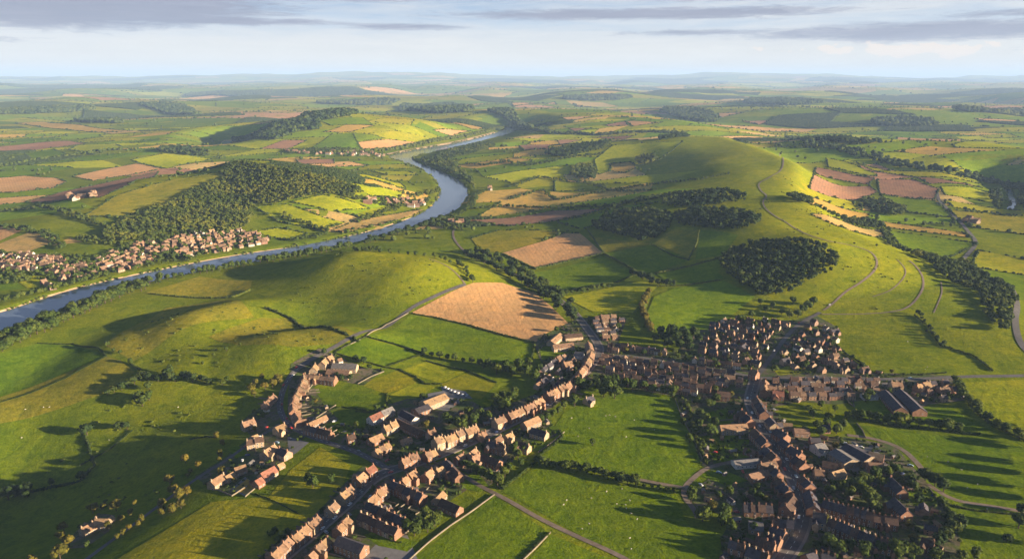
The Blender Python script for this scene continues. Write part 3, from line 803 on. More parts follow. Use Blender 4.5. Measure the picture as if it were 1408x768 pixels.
for (y0, y1, cu, cv, rot, hs, hr, lod, warp) in ((1480, 4300, 200, 140, 18, 8, 2.5, 1, 110), (4300, 12500, 420, 320, -12, 20, 4.6, 0, 260), (12500, 34000, 1000, 850, 8, 95, 13, 0, 600)):
    ca, sa = math.cos(math.radians(rot)), math.sin(math.radians(rot))
    ext = y1 * 1.25
    nu = int(2 * ext / cu); nv = int(2 * ext / cv)
    U, Vv = np.meshgrid((np.arange(nu + 1) - nu / 2) * cu, (np.arange(nv + 1) - nv / 2) * cv, indexing='ij')
    U = U + (Vv / cv % 2 > .9) * cu * .5
    jit = RNG.uniform(-.26, .26, U.shape + (2,))
    U = U + jit[..., 0] * cu; Vv = Vv + jit[..., 1] * cv
    X = U * ca - Vv * sa; Y = U * sa + Vv * ca + (y0 + y1) / 2
    X = X + (vnoise(X / (cu * 4), Y / (cu * 4), 21) - .5) * warp * 2; Y = Y + (vnoise(X / (cu * 4) + 50, Y / (cu * 4), 22) - .5) * warp * 1.4
    tone = np.empty((nu, nv), object); ok = np.zeros((nu, nv), bool)
    CX = (X[:-1, :-1] + X[1:, 1:]) / 2; CY = (Y[:-1, :-1] + Y[1:, 1:]) / 2
    vis = (CY > y0) & (CY < y1) & (np.abs(CX) < .80 * CY + 300)
    cen = np.stack([CX[vis], CY[vis]], -1)
    good = river_sd(cen) > 30
    corners = [np.stack([X[:-1, :-1][vis], Y[:-1, :-1][vis]], -1), np.stack([X[1:, :-1][vis], Y[1:, :-1][vis]], -1), np.stack([X[1:, 1:][vis], Y[1:, 1:][vis]], -1), np.stack([X[:-1, 1:][vis], Y[:-1, 1:][vis]], -1)]
    if y0 < 5000:
        for p in TRACED:
            good &= ~inside(cen, p) & (sum(inside(c, p).astype(int) for c in corners) < 2)
    if y0 < 5000:
        good &= bare_hill(cen) < 34
        for p in keep_out + TOWNS: good &= ~inside(cen, p)
    ii = np.argwhere(vis)[good]
    pick = RNG.choice(len(names), (nu, nv), p=wts)
    pick = np.where((vnoise(CX / (cu * 3.2), CY / (cv * 3.6), 61) > .74) & (RNG.random((nu, nv)) < .85), names.index('K'), pick)
    # some neighbours belong to one larger field
    for i, j in ii:
        if i > 0 and RNG.random() < .22: pick[i, j] = pick[i - 1, j]
        if j > 0 and RNG.random() < .12: pick[i, j] = pick[i, j - 1]
    n = 8 if y0 < 4000 else 6
    a = np.linspace(0, 1, n + 1); A, B = np.meshgrid(a, a, indexing='ij'); A = A.ravel(); B = B.ravel()
    q = np.arange((n + 1) ** 2).reshape(n + 1, n + 1); qf = np.stack([q[:-1, :-1], q[1:, :-1], q[1:, 1:], q[:-1, 1:]], -1).reshape(-1, 4)
    for i, j in ii:
        x = X[i, j] * (1 - A) * (1 - B) + X[i + 1, j] * A * (1 - B) + X[i + 1, j + 1] * A * B + X[i, j + 1] * (1 - A) * B
        y = Y[i, j] * (1 - A) * (1 - B) + Y[i + 1, j] * A * (1 - B) + Y[i + 1, j + 1] * A * B + Y[i, j + 1] * (1 - A) * B
        if y0 < 5000 and river_sd(np.stack([x[[0, n, -1, -n - 1]], y[[0, n, -1, -n - 1]]], -1)).min() < 16: continue
        fv.append(np.stack([x, y], -1)); ff.append(qf + nb); nb += len(x)
        k = RNG.uniform(.82, 1.15); c = np.array(FC[names[pick[i, j]]]) * k * (1.42 if names[pick[i, j]] != 'K' else 1)  # far fields lightened in colour to stand in for brighter light
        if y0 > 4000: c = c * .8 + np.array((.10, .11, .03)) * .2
        fc.append(np.tile([*c, 1], (len(qf), 1)))
        if names[pick[i, j]] == "K":
            poly = np.array([[X[i, j], Y[i, j]], [X[i + 1, j], Y[i + 1, j]], [X[i + 1, j + 1], Y[i + 1, j + 1]], [X[i, j + 1], Y[i, j + 1]]])
            P = fill_poly(poly, hr * 2.6); hed_pos[lod].append(P); hed_r[lod].append(np.full(len(P), hr * 1.5))
        for (i2, j2, p0, p1) in ((i - 1, j, (i, j), (i, j + 1)), (i, j - 1, (i, j), (i + 1, j))):
            if pick[i, j] == pick[max(i2, 0), max(j2, 0)] and RNG.random() < .7: continue
            if RNG.random() < (.12 if y0 < 4000 else .35): continue
            a0 = np.array([X[p0], Y[p0]]); a1 = np.array([X[p1], Y[p1]]); m = int(np.linalg.norm(a1 - a0) / hs)
            tt = np.sort(RNG.uniform(0, 1, m))[:, None]
            P = a0 + (a1 - a0) * tt + RNG.normal(size=(m, 2)) * hr * .3
            hed_pos[lod].append(P); hed_r[lod].append(hr * RNG.uniform(.45, 1.0, m) * np.where(RNG.random(m) < .12, 1.7, 1))
fxy = np.concatenate(fv); fz = gz(fxy[:, 0], fxy[:, 1]) + lvl(fxy[:, 1], 1.0)
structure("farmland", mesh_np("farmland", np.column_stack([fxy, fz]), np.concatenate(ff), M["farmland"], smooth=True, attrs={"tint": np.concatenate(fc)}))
for lod in (1, 0):
    P = np.concatenate(hed_pos[lod]); R = np.concatenate(hed_r[lod])
    keep = (river_sd(P) > 6) & (seg_dist(P, BECK, np.roll(BECK, -1, 0)) > 60) & (seg_dist(P, REACH, np.roll(REACH, -1, 0)) > 90)
    for p in TOWNS: keep &= ~inside(P, p)
    if lod == 1:
        keep &= bare_hill(P) < 36
        for p in TRACED: keep &= ~inside(P, p)
    P = P[keep]; R = R[keep]
    stuff("far_hedgerows", scatter("far_hedgerows", BLOB1 if False else BLOB0, stem_mid(P, R, .6), R, M["leaf_dark"], wide=1.25))
# hedges round the traced fields beyond the village
P = []; R = []
for xy in FIELD_XY:
    for a, b in zip(xy, np.roll(xy, -1, 0)):
        if (a[1] + b[1]) / 2 < (800 if (a[0] + b[0]) / 2 > 400 else 1350): continue
        yy = (a[1] + b[1]) / 2; r = 2.2 if yy < 3500 else 2.2 + (yy - 3500) * .0011
        m = int(np.linalg.norm(b - a) / (r * 1.9)); t = RNG.uniform(0, 1, (m, 1))
        P.append(a + (b - a) * t + RNG.normal(size=(m, 2)) * r * .3); R.append(r * RNG.uniform(.5, 1.1, m) * np.where(RNG.random(m) < .07, 2, 1))
P = np.concatenate(P); R = np.concatenate(R); k = river_sd(P) > 6; P, R = P[k], R[k]
stuff("field_hedges", scatter("field_hedges", BLOB0, stem_mid(P, R, .6), R, M["leaf_dark"], wide=1.2))
# single trees and scrub thrown over the middle distance
n = 3200
yy = 1350 * np.exp(RNG.uniform(0, 1.9, n)); P = np.stack([RNG.uniform(-.8, .8, n) * yy, yy], -1)
k = (river_sd(P) > 8) & (vnoise(P[:, 0] / 260, P[:, 1] / 320, 31) > .60) & (bare_hill(P) < 30)
for p in TRACED + TOWNS: k &= ~inside(P, p)
P = P[k]; R = RNG.uniform(2.2, 5.0, len(P)) * (1 + P[:, 1] / 9000)
stuff("scattered_trees", scatter("scattered_trees", BLOB1, stem_mid(P, R), R, M["leaf"]))
# ---------------------------------------------------------------- roads, lanes, tracks
def line(P, n=2): return chaikin(pxl(P), n, False)
MAIN = line([(345,800),(400,757),(450,716),(482,688),(505,664),(530,648),(562,640),(600,627),(650,606),(690,588),(730,566),(765,547),(795,521),(812,502),(822,488)])
NORTH = line([(822,488),(826,480),(818,466),(806,450),(800,442),(786,425),(768,412)])
WEST = line([(536,646),(500,625),(470,614),(440,605),(405,590),(390,576),(384,560),(387,540),(398,518),(412,504),(440,487),(470,472),(505,455),(560,425),(600,407),(640,391)])
EASTW = line([(820,490),(860,489),(900,494),(950,502),(1000,511),(1040,519),(1060,520),(1120,519),(1180,521),(1240,522),(1300,519),(1350,517),(1440,516)])
SOUTH = line([(1040,519),(1034,536),(1031,552),(1038,568),(1049,586),(1062,606),(1078,634),(1092,660),(1102,686),(1106,710),(1098,736),(1084,758),(1060,790)])
HILL = line([(1040,519),(1050,505),(1060,492),(1075,470),(1095,447),(1120,434),(1140,422),(1160,402),(1185,388),(1204,372),(1207,358),(1197,345),(1170,337),(1130,331),(1100,318),(1070,300),(1052,287),(1048,276),(1056,270),(1045,262),(1042,252),(1055,246),(1074,236),(1078,222),(1072,212)])
LANE = line([(385,583),(350,604),(315,630),(285,648),(255,668),(225,690),(195,712),(160,738),(130,760),(90,790)])
FARMTRK = line([(612,637),(640,655),(660,668),(700,688),(740,712),(800,740),(850,762),(890,785)])
RIGHTLN = line([(1085,640),(1130,640),(1130,640)][:2])
TRACK_E = line([(1010,634),(975,641),(955,655),(940,670),(941,684),(955,700),(960,712)])
TRACK_E2 = line([(940,670),(905,664),(860,655)])
ORB = line([(1165,598),(1200,602),(1240,615),(1265,640),(1275,655)])
ORB2 = line([(1275,665),(1310,688),(1360,695),(1408,703)])
VALLEY = line([(1288,262),(1290,275),(1310,295),(1332,318),(1345,334),(1328,352),(1318,362)])
VALLEY2 = line([(1392,398),(1400,420),(1395,440),(1400,470),(1420,490)])
TERR1 = line([(1130,432),(1170,432),(1220,430),(1250,424),(1268,402),(1271,384),(1262,368),(1250,358)], 3)
TERR2 = line([(1200,408),(1225,400),(1244,382),(1246,370),(1234,357)], 3)
TERR3 = line([(1284,430),(1292,412),(1296,400),(1294,388)], 3)
DOMETRK = line([(640,391),(626,374),(612,364),(590,356)])
BELTLN = line([(768,412),(735,390),(690,368),(650,352),(632,340),(622,325),(625,312),(632,300)])
def road(name, P, w, mat, k=4.2, step=3.0, thick=0): return structure(name, ribbon(P, w, k, M[mat], name, step=step, thick=thick))
for P, w in ((MAIN, 8.2), (NORTH, 6.5), (WEST, 6.0), (EASTW, 6.2), (SOUTH, 8.2)): road("road", P, w, "asphalt")
road("road", HILL[:len(HILL) * 24 // 100], 5.0, "asphalt"); road("hill_track", HILL[len(HILL) * 24 // 100:], 3.0, "lane", 4.0)
road("road", LANE, 4.2, "asphalt", 4.0); road("road", VALLEY, 7, "asphalt", 5); road("road", VALLEY2, 7, "asphalt", 5)
for P, w in ((FARMTRK, 4.0), (TRACK_E, 4.2), (TRACK_E2, 3.5), (ORB, 4.6), (ORB2, 4.2)): road("farm_track", P, w, "lane", 4.0)
for P, w in ((TERR1, 2.6), (TERR2, 1.6), (TERR3, 1.6), (DOMETRK, 2.6), (BELTLN, 4.0)): road("footpath", P, w, "lane", 3.6)
for P, w in ((MAIN, 8.2), (SOUTH, 8.2), (NORTH, 6.5)):
    for s in (-1, 1): structure("pavement", ribbon(P, 1.9, 4.2, M["pavement"], "pavement", off=s * (w / 2 + .97), step=3.0, thick=.12))
def dashes(P, name):
    P = resample(P, 1.0); V = []; F = []
    N = normals2(P)
    for i in range(2, len(P) - 4, 7):
        b = len(V)
        for p, n in ((P[i], N[i]), (P[i + 3], N[i + 3])):
            for s in (-.09, .09):
                q = p + n * s; V.append((q[0], q[1], float(gz(q[0], q[1])) + float(lvl(q[1], 4.2)) + .03))
        F.append((b, b + 1, b + 3, b + 2)[::-1])
    structure(name, mesh_np(name, np.array(V), F, M["paint"]))
dashes(MAIN, "road_markings"); dashes(SOUTH, "road_markings"); dashes(WEST[:len(WEST) * 6 // 10], "road_markings")
# yards and gardens: trodden earth, paving, rough grass
YARDS = [
 [(352,775),(400,738),(440,700),(470,668),(500,640),(515,650),(540,636),(560,628),(590,640),(615,636),(640,655),(650,668),(600,700),(560,735),(530,775)],
 [(400,500),(440,478),(470,492),(500,505),(530,508),(500,530),(455,520),(432,532),(445,556),(475,585),(500,590),(520,560),(560,548),(600,545),(650,552),(665,560),(700,555),(740,540),(770,515),(800,490),(830,492),(822,510),(800,530),(760,560),(720,580),(640,615),(560,636),(525,638),(470,610),(410,590),(395,570),(396,540)],
 [(268,655),(310,628),(345,600),(330,580),(350,565),(380,545),(386,585),(420,600),(395,625),(370,655),(345,668),(318,680),(285,668)],
 [(590,640),(640,618),(700,592),(720,585),(752,572),(768,596),(740,618),(720,612),(700,640),(690,655),(672,668),(640,650),(612,637)],
 [(740,465),(790,440),(835,432),(862,438),(850,470),(880,480),(930,485),(955,460),(985,440),(1050,440),(1095,440),(1120,432),(1155,452),(1150,482),(1200,512),(1310,516),(1328,550),(1280,556),(1262,562),(1200,548),(1150,556),(1100,552),(1060,560),(1100,600),(1160,600),(1230,612),(1262,650),(1300,690),(1320,740),(1320,790),(1000,790),(990,740),(1010,710),(960,700),(945,680),(985,650),(965,640),(950,600),(930,545),(870,535),(830,525),(770,545),(735,535),(745,500),(735,475)],
 [(80,755),(105,730),(135,705),(158,708),(150,730),(118,752)],
]
for P in YARDS: structure("village_ground", drape(pxl(P), 2.9, M["yard"], "village_ground"))
for P in ([(606,531),(640,538),(650,548),(612,545)], [(588,541),(622,535),(640,548),(615,565),(590,560)], [(318,672),(337,655),(355,668),(337,682)], [(575,770),(560,735),(520,745),(490,775)], [(1155,612),(1200,612),(1225,640),(1190,655),(1150,640)],
          [(395,600),(425,608),(408,622),(398,628)], [(660,640),(690,630),(702,648),(680,655)]):
    structure("yard", drape(pxl(P), 3.4, M["tarmac_roof"], "yard"))
for c, P in (("G", [(632,662),(655,645),(672,668),(660,676),(640,672)]), ("G", [(715,620),(735,604),(762,602),(740,620)]), ("G", [(735,597),(760,584),(768,594),(745,604)]), ("G", [(500,735),(520,728),(575,745),(560,758),(520,750)]),
             ("G", [(960,570),(1000,560),(1015,575),(990,590)]), ("L", [(1065,510),(1090,500),(1115,512),(1070,516)]), ("G", [(960,600),(1000,595),(1030,605),(1030,628),(985,636)]), ("G", [(960,652),(990,645),(1010,652),(1030,660),(1000,668)]), ("G", [(1210,545),(1225,548),(1232,560),(1208,556)]),
             ("G", [(1240,672),(1290,672),(1300,690),(1262,700)]), ("G", [(312,618),(325,612),(345,622),(325,630)]), ("G", [(430,590),(470,600),(505,580),(480,572)]), ("G", [(985,465),(1010,460),(1040,472),(1005,475)]), ("G", [(742,478),(775,470),(800,480),(770,490),(745,495)]), ("G", [(430,590),(415,580),(450,570)]), ("W", [(322,672),(340,658),(356,668),(338,680)])):
    o = structure("lawn", drape(pxl(P), 3.8, M["field"], "lawn")); o.color = (*FC[c], 1)
# ---------------------------------------------------------------- buildings
ROOFS = dict(orange=(.31, .195, .115), brown=(.22, .145, .095), red=(.28, .125, .085), slate=(.075, .068, .082), grey=(.20, .19, .185), tan=(.33, .22, .12), rust=(.25, .155, .10), dark=(.12, .075, .055))
ROOFSAY = dict(orange="orange clay tile", brown="brown tile", red="red tile", slate="dark slate", grey="grey sheet", tan="pale tan tile", rust="rusty brown tile", dark="dark brown tile")
WALLS = dict(brick=(.29, .165, .105), ruddy=(.31, .17, .11), stone=(.36, .275, .185), buff=(.42, .32, .21), white=(.66, .63, .57), pink=(.37, .245, .175))
WALLSAY = dict(brick="brown brick", ruddy="red brick", stone="stone", buff="buff stone", white="white rendered", pink="pinkish brick")

def box(V, F, x0, x1, y0, y1, z0, z1, top=True, bottom=False):
    b = len(V); V += [(x0, y0, z0), (x1, y0, z0), (x1, y1, z0), (x0, y1, z0), (x0, y0, z1), (x1, y0, z1), (x1, y1, z1), (x0, y1, z1)]
    F += [(b, b + 1, b + 5, b + 4), (b + 1, b + 2, b + 6, b + 5), (b + 2, b + 3, b + 7, b + 6), (b + 3, b, b + 4, b + 7)]
    if top: F.append((b + 4, b + 5, b + 6, b + 7))
    if bottom: F.append((b + 3, b + 2, b + 1, b))
def gable_walls(V, F, L, W, he, hr, x=0, y=0, rot=False, sink=1.2):
    """walls of a house whose ridge runs along x: eaves at he, gables rising to hr"""
    b = len(V); l, w = L / 2, W / 2
    P = [(-l, -w, -sink), (l, -w, -sink), (l, w, -sink), (-l, w, -sink), (-l, -w, he), (l, -w, he), (l, w, he), (-l, w, he), (l, 0, hr), (-l, 0, hr)]
    if rot: P = [(-q, p, r) for p, q, r in P]
    V += [(p + x, q + y, r) for p, q, r in P]
    F += [tuple(b + i for i in f) for f in ((0, 1, 5, 4), (2, 3, 7, 6), (1, 2, 6, 8, 5), (3, 0, 4, 9, 7))]
def gable_roof(V, F, L, W, he, hr, x=0, y=0, rot=False, over=.35, t=.22, hip=0.0):
    l = L / 2 + over * .6; w = W / 2; k = (hr - he) / w; wo = w + over; ze = he - k * over
    li = l - hip
    top = [(-l, -wo, ze), (l, -wo, ze), (li, 0, hr), (-li, 0, hr), (l, wo, ze), (-l, wo, ze)]
    P = [(p, q, r + t + .03) for p, q, r in top] + [(p, q, r + .03) for p, q, r in top]
    if rot: P = [(-q, p, r) for p, q, r in P]
    b = len(V); V += [(p + x, q + y, r) for p, q, r in P]
    F += [tuple(b + i for i in f) for f in ((0, 1, 2, 3), (4, 5, 3, 2), (0, 6, 7, 1), (4, 10, 11, 5), (1, 7, 8, 2), (2, 8, 10, 4), (5, 11, 9, 3), (3, 9, 6, 0), (6, 9, 8, 7), (10, 8, 9, 11))]
    if hip: F += [tuple(b + i for i in f) for f in ((1, 4, 2), (0, 3, 5))]
def newmesh(name, V, F, mats, midx=None):
    return mesh_np(name, np.array(V), F, mats, midx)

_cache = {}
def part_mesh(key, fn):
    if key not in _cache: _cache[key] = fn()
    return _cache[key]
def win_mesh(w=1.0, h=1.3):
    def fn():
        V, F = [], []; mi = []
        box(V, F, -w / 2 - .1, w / 2 + .1, -.05, .03, -h / 2 - .1, h / 2 + .1); mi += [0] * 5
        box(V, F, -w / 2, w / 2, -.075, 0, -h / 2, -.03); mi += [1] * 5
        box(V, F, -w / 2, w / 2, -.075, 0, .03, h / 2); mi += [1] * 5
        return newmesh("window", V, F, [M["paint"], M["glass"]], mi)
    return part_mesh(("win", w, h), fn)
def door_mesh():
    def fn():
        V, F = [], []; box(V, F, -.55, .55, -.07, .02, 0, 2.15); n = len(F); box(V, F, -.42, .42, -.10, 0, .1, 2.0)
        return newmesh("door", V, F, [M["paint"], M["timber"]], [0] * n + [1] * 5)
    return part_mesh("door", fn)
def chimney_mesh(h):
    h = round(h, 1)
    def fn():
        V, F = [], []; box(V, F, -.45, .45, -.6, .6, -1.6, h); box(V, F, -.55, .55, -.7, .7, h, h + .18, True, True)
        n = len(F)
        for dy in (-.33, .3): box(V, F, -.15, .15, dy - .15, dy + .15, h + .18, h + .75)
        return newmesh("chimney", V, F, [M["wall"], M["roof"]], [0] * n + [1] * 10)
    return part_mesh(("chim", h), fn)

def sky_mesh():
    V, F = [], []; box(V, F, -.5, .5, -.65, .65, -.1, .07); n = len(F); box(V, F, -.38, .38, -.52, .52, .0, .10)
    return newmesh("skylight", V, F, [M["timber"], M["glass"]], [0] * n + [1] * 5)
COUNTS = {}
def house(name, x, y, ang, L, W, he, hr, roof, wall, label, cat, group=None, style="terrace", detail=True, wing=0, hip=0.0, chim=2):
    """a gabled building: the thing's own mesh is its walls; roof, chimneys, windows and doors are its children. The front faces local -y."""
    q = lambda v: round(v * 2) / 2
    L, W, he, hr, wing, hip = q(L), q(W), q(he), q(hr), q(wing), q(hip)
    wl, ww, wh = min(L * .45, 6), abs(wing), he - .5 if style != "barn" else he
    wx = (L / 2 - wl / 2 - .3); wy = math.copysign(W / 2 + ww / 2 - .6, wing) if wing else 0
    def fw():
        V, F = [], []; gable_walls(V, F, L, W, he, hr)
        if hip: V, F = [], []; box(V, F, -L / 2, L / 2, -W / 2, W / 2, -1.2, he, False)
        if wing: gable_walls(V, F, ww + 1.2, wl, wh, min(hr - .4, wh + wl * .45), wx, wy, True)
        return newmesh(name + "_walls", V, F, M["wall"])
    def fr():
        V, F = [], []; gable_roof(V, F, L, W, he, hr, hip=hip)
        if wing: gable_roof(V, F, ww + 1.0, wl, wh, min(hr - .4, wh + wl * .45), wx, wy, True)
        return newmesh("roof", V, F, M["roof"])
    z = float(min(gz(x + a * L * .4, y + b * W * .4) for a in (-1, 0, 1) for b in (-1, 0, 1)))
    o = link(name, part_mesh((name, L, W, he, hr, wing, hip), fw), loc=(x, y, z + .15), rz=ang)
    kv = random.uniform(.66, .95)
    o.color = (*scl(WALLS[wall], kv), 1)
    tag(o, label, cat, group)
    rc = scl(ROOFS[roof], random.uniform(.62, .98))
    r = link("roof", part_mesh(("roof", L, W, he, hr, wing, hip), fr), o, color=rc)
    if not detail: return o
    for i in range(chim):
        cx = (-L / 2 + .55) if i == 0 else (L / 2 - .55)
        if hip: cx *= .4
        c = link("chimney", chimney_mesh(1.1), o, (cx, .4, hr + .1), color=scl(WALLS["brick" if wall in ("white", "pink") else wall], .85))
    if he > 4.4 and not hip:
        for k in range(max(1, int(L / 4))):
            if random.random() < .5: continue
            sl = link("skylight", part_mesh("skylight", sky_mesh), o, ((k + .5) * L / max(1, int(L / 4)) - L / 2 + random.uniform(-.5, .5), -W * .26, he + (hr - he) * .48 + .27)); sl.rotation_euler = (math.atan2(hr - he, W / 2), 0, 0)
    storeys = [he * .27, he * .74] if he > 4 else [he * .55]
    hw = 1.3 if he > 4 else 1.1
    nx = max(1, int(L / 3.2))
    for side in (-1, 1):
        for s, zz in enumerate(storeys):
            for k in range(nx):
                xx = (k + .5) * L / nx - L / 2
                if wing and math.copysign(1, wing) == side and abs(xx - wx) < wl / 2: continue
                if s == 0 and side == -1 and k == nx // 2:
                    link("door", door_mesh(), o, (xx, -W / 2, 0), 0); continue
                link("window", win_mesh(1.05, hw), o, (xx, side * (W / 2), zz), 0 if side < 0 else math.pi)
    if style != "terrace" or W > 7:
        for side in (-1, 1):
            if style == "terrace": continue
            for zz in storeys: link("window", win_mesh(.9, hw), o, (side * L / 2, W * .18, zz), side * math.pi / 2)
    return o

def small_house_proto(name, L, W, he, hr, wing=False, chim=True, hip=0):
    """a house a few pixels large: walls with window marks, roof and chimney in one mesh"""
    V, F, mi = [], [], []
    gable_walls(V, F, L, W, he, hr); mi += [0] * 4
    if wing: gable_walls(V, F, W * .6, L * .4, he * .8, hr * .86, L * .2, -W * .6, True); mi += [0] * 4
    n = len(F); gable_roof(V, F, L, W, he, hr, over=.3, hip=hip)
    if wing: gable_roof(V, F, W * .6, L * .4, he * .8, hr * .86, L * .2, -W * .6, True)
    mi += [1] * (len(F) - n)
    if chim: n = len(F); box(V, F, L / 2 - 1.1, L / 2 - .2, -.45, .45, he, hr + 1.3); mi += [0] * (len(F) - n)
    for side in (-1, 1):
        for zz in ((he * .28, he * .75) if he > 4 else (he * .5,)):
            for k in range(max(1, int(L / 2.8))):
                xx = (k + .5) * L / max(1, int(L / 2.8)) - L / 2; yy = side * (W / 2 + .03); n = len(F)
                b = len(V); V += [(xx - .5, yy, zz - .6), (xx + .5, yy, zz - .6), (xx + .5, yy, zz + .6), (xx - .5, yy, zz + .6)]
                F.append((b, b + 1, b + 2, b + 3) if side < 0 else (b + 3, b + 2, b + 1, b)); mi += [2] * (len(F) - n)
    return newmesh(name, V, F, [M["wall_mixed"], M["roof"], M["glass"]], mi)

       # footprints (x, y, radius) of everything standing
class Built(dict):
    n = 0
    def append(s, t):
        s.setdefault((int(t[0] // 25), int(t[1] // 25)), []).append(t)
    def near(s, x, y):
        i, j = int(x // 25), int(y // 25)
        for a in (i - 1, i, i + 1):
            for b in (j - 1, j, j + 1): yield from s.get((a, b), ())
BUILT = Built()
def free(x, y, r, k=.8):
    return all((x - a) ** 2 + (y - b) ** 2 > ((r + c) * k) ** 2 for a, b, c in BUILT.near(x, y))
ROADS = [(MAIN, 8.2), (NORTH, 6.5), (WEST, 6.0), (EASTW, 6.2), (SOUTH, 8.2), (HILL, 5.5), (LANE, 4.2), (FARMTRK, 4), (TRACK_E, 4.2), (ORB, 4.6), (ORB2, 4.2)]
_RA = np.concatenate([R[:-1] for R, w in ROADS]); _RB = np.concatenate([R[1:] for R, w in ROADS]); _RW = np.concatenate([np.full(len(R) - 1, w / 2) for R, w in ROADS]); _RD = _RB - _RA; _RL = np.maximum((_RD ** 2).sum(1), 1e-9)
def road_gap(x, y):
    q = np.array((x, y)) - _RA; t = np.clip((q * _RD).sum(1) / _RL, 0, 1)
    q = q - t[:, None] * _RD
    return float((np.sqrt((q * q).sum(1)) - _RW).min())

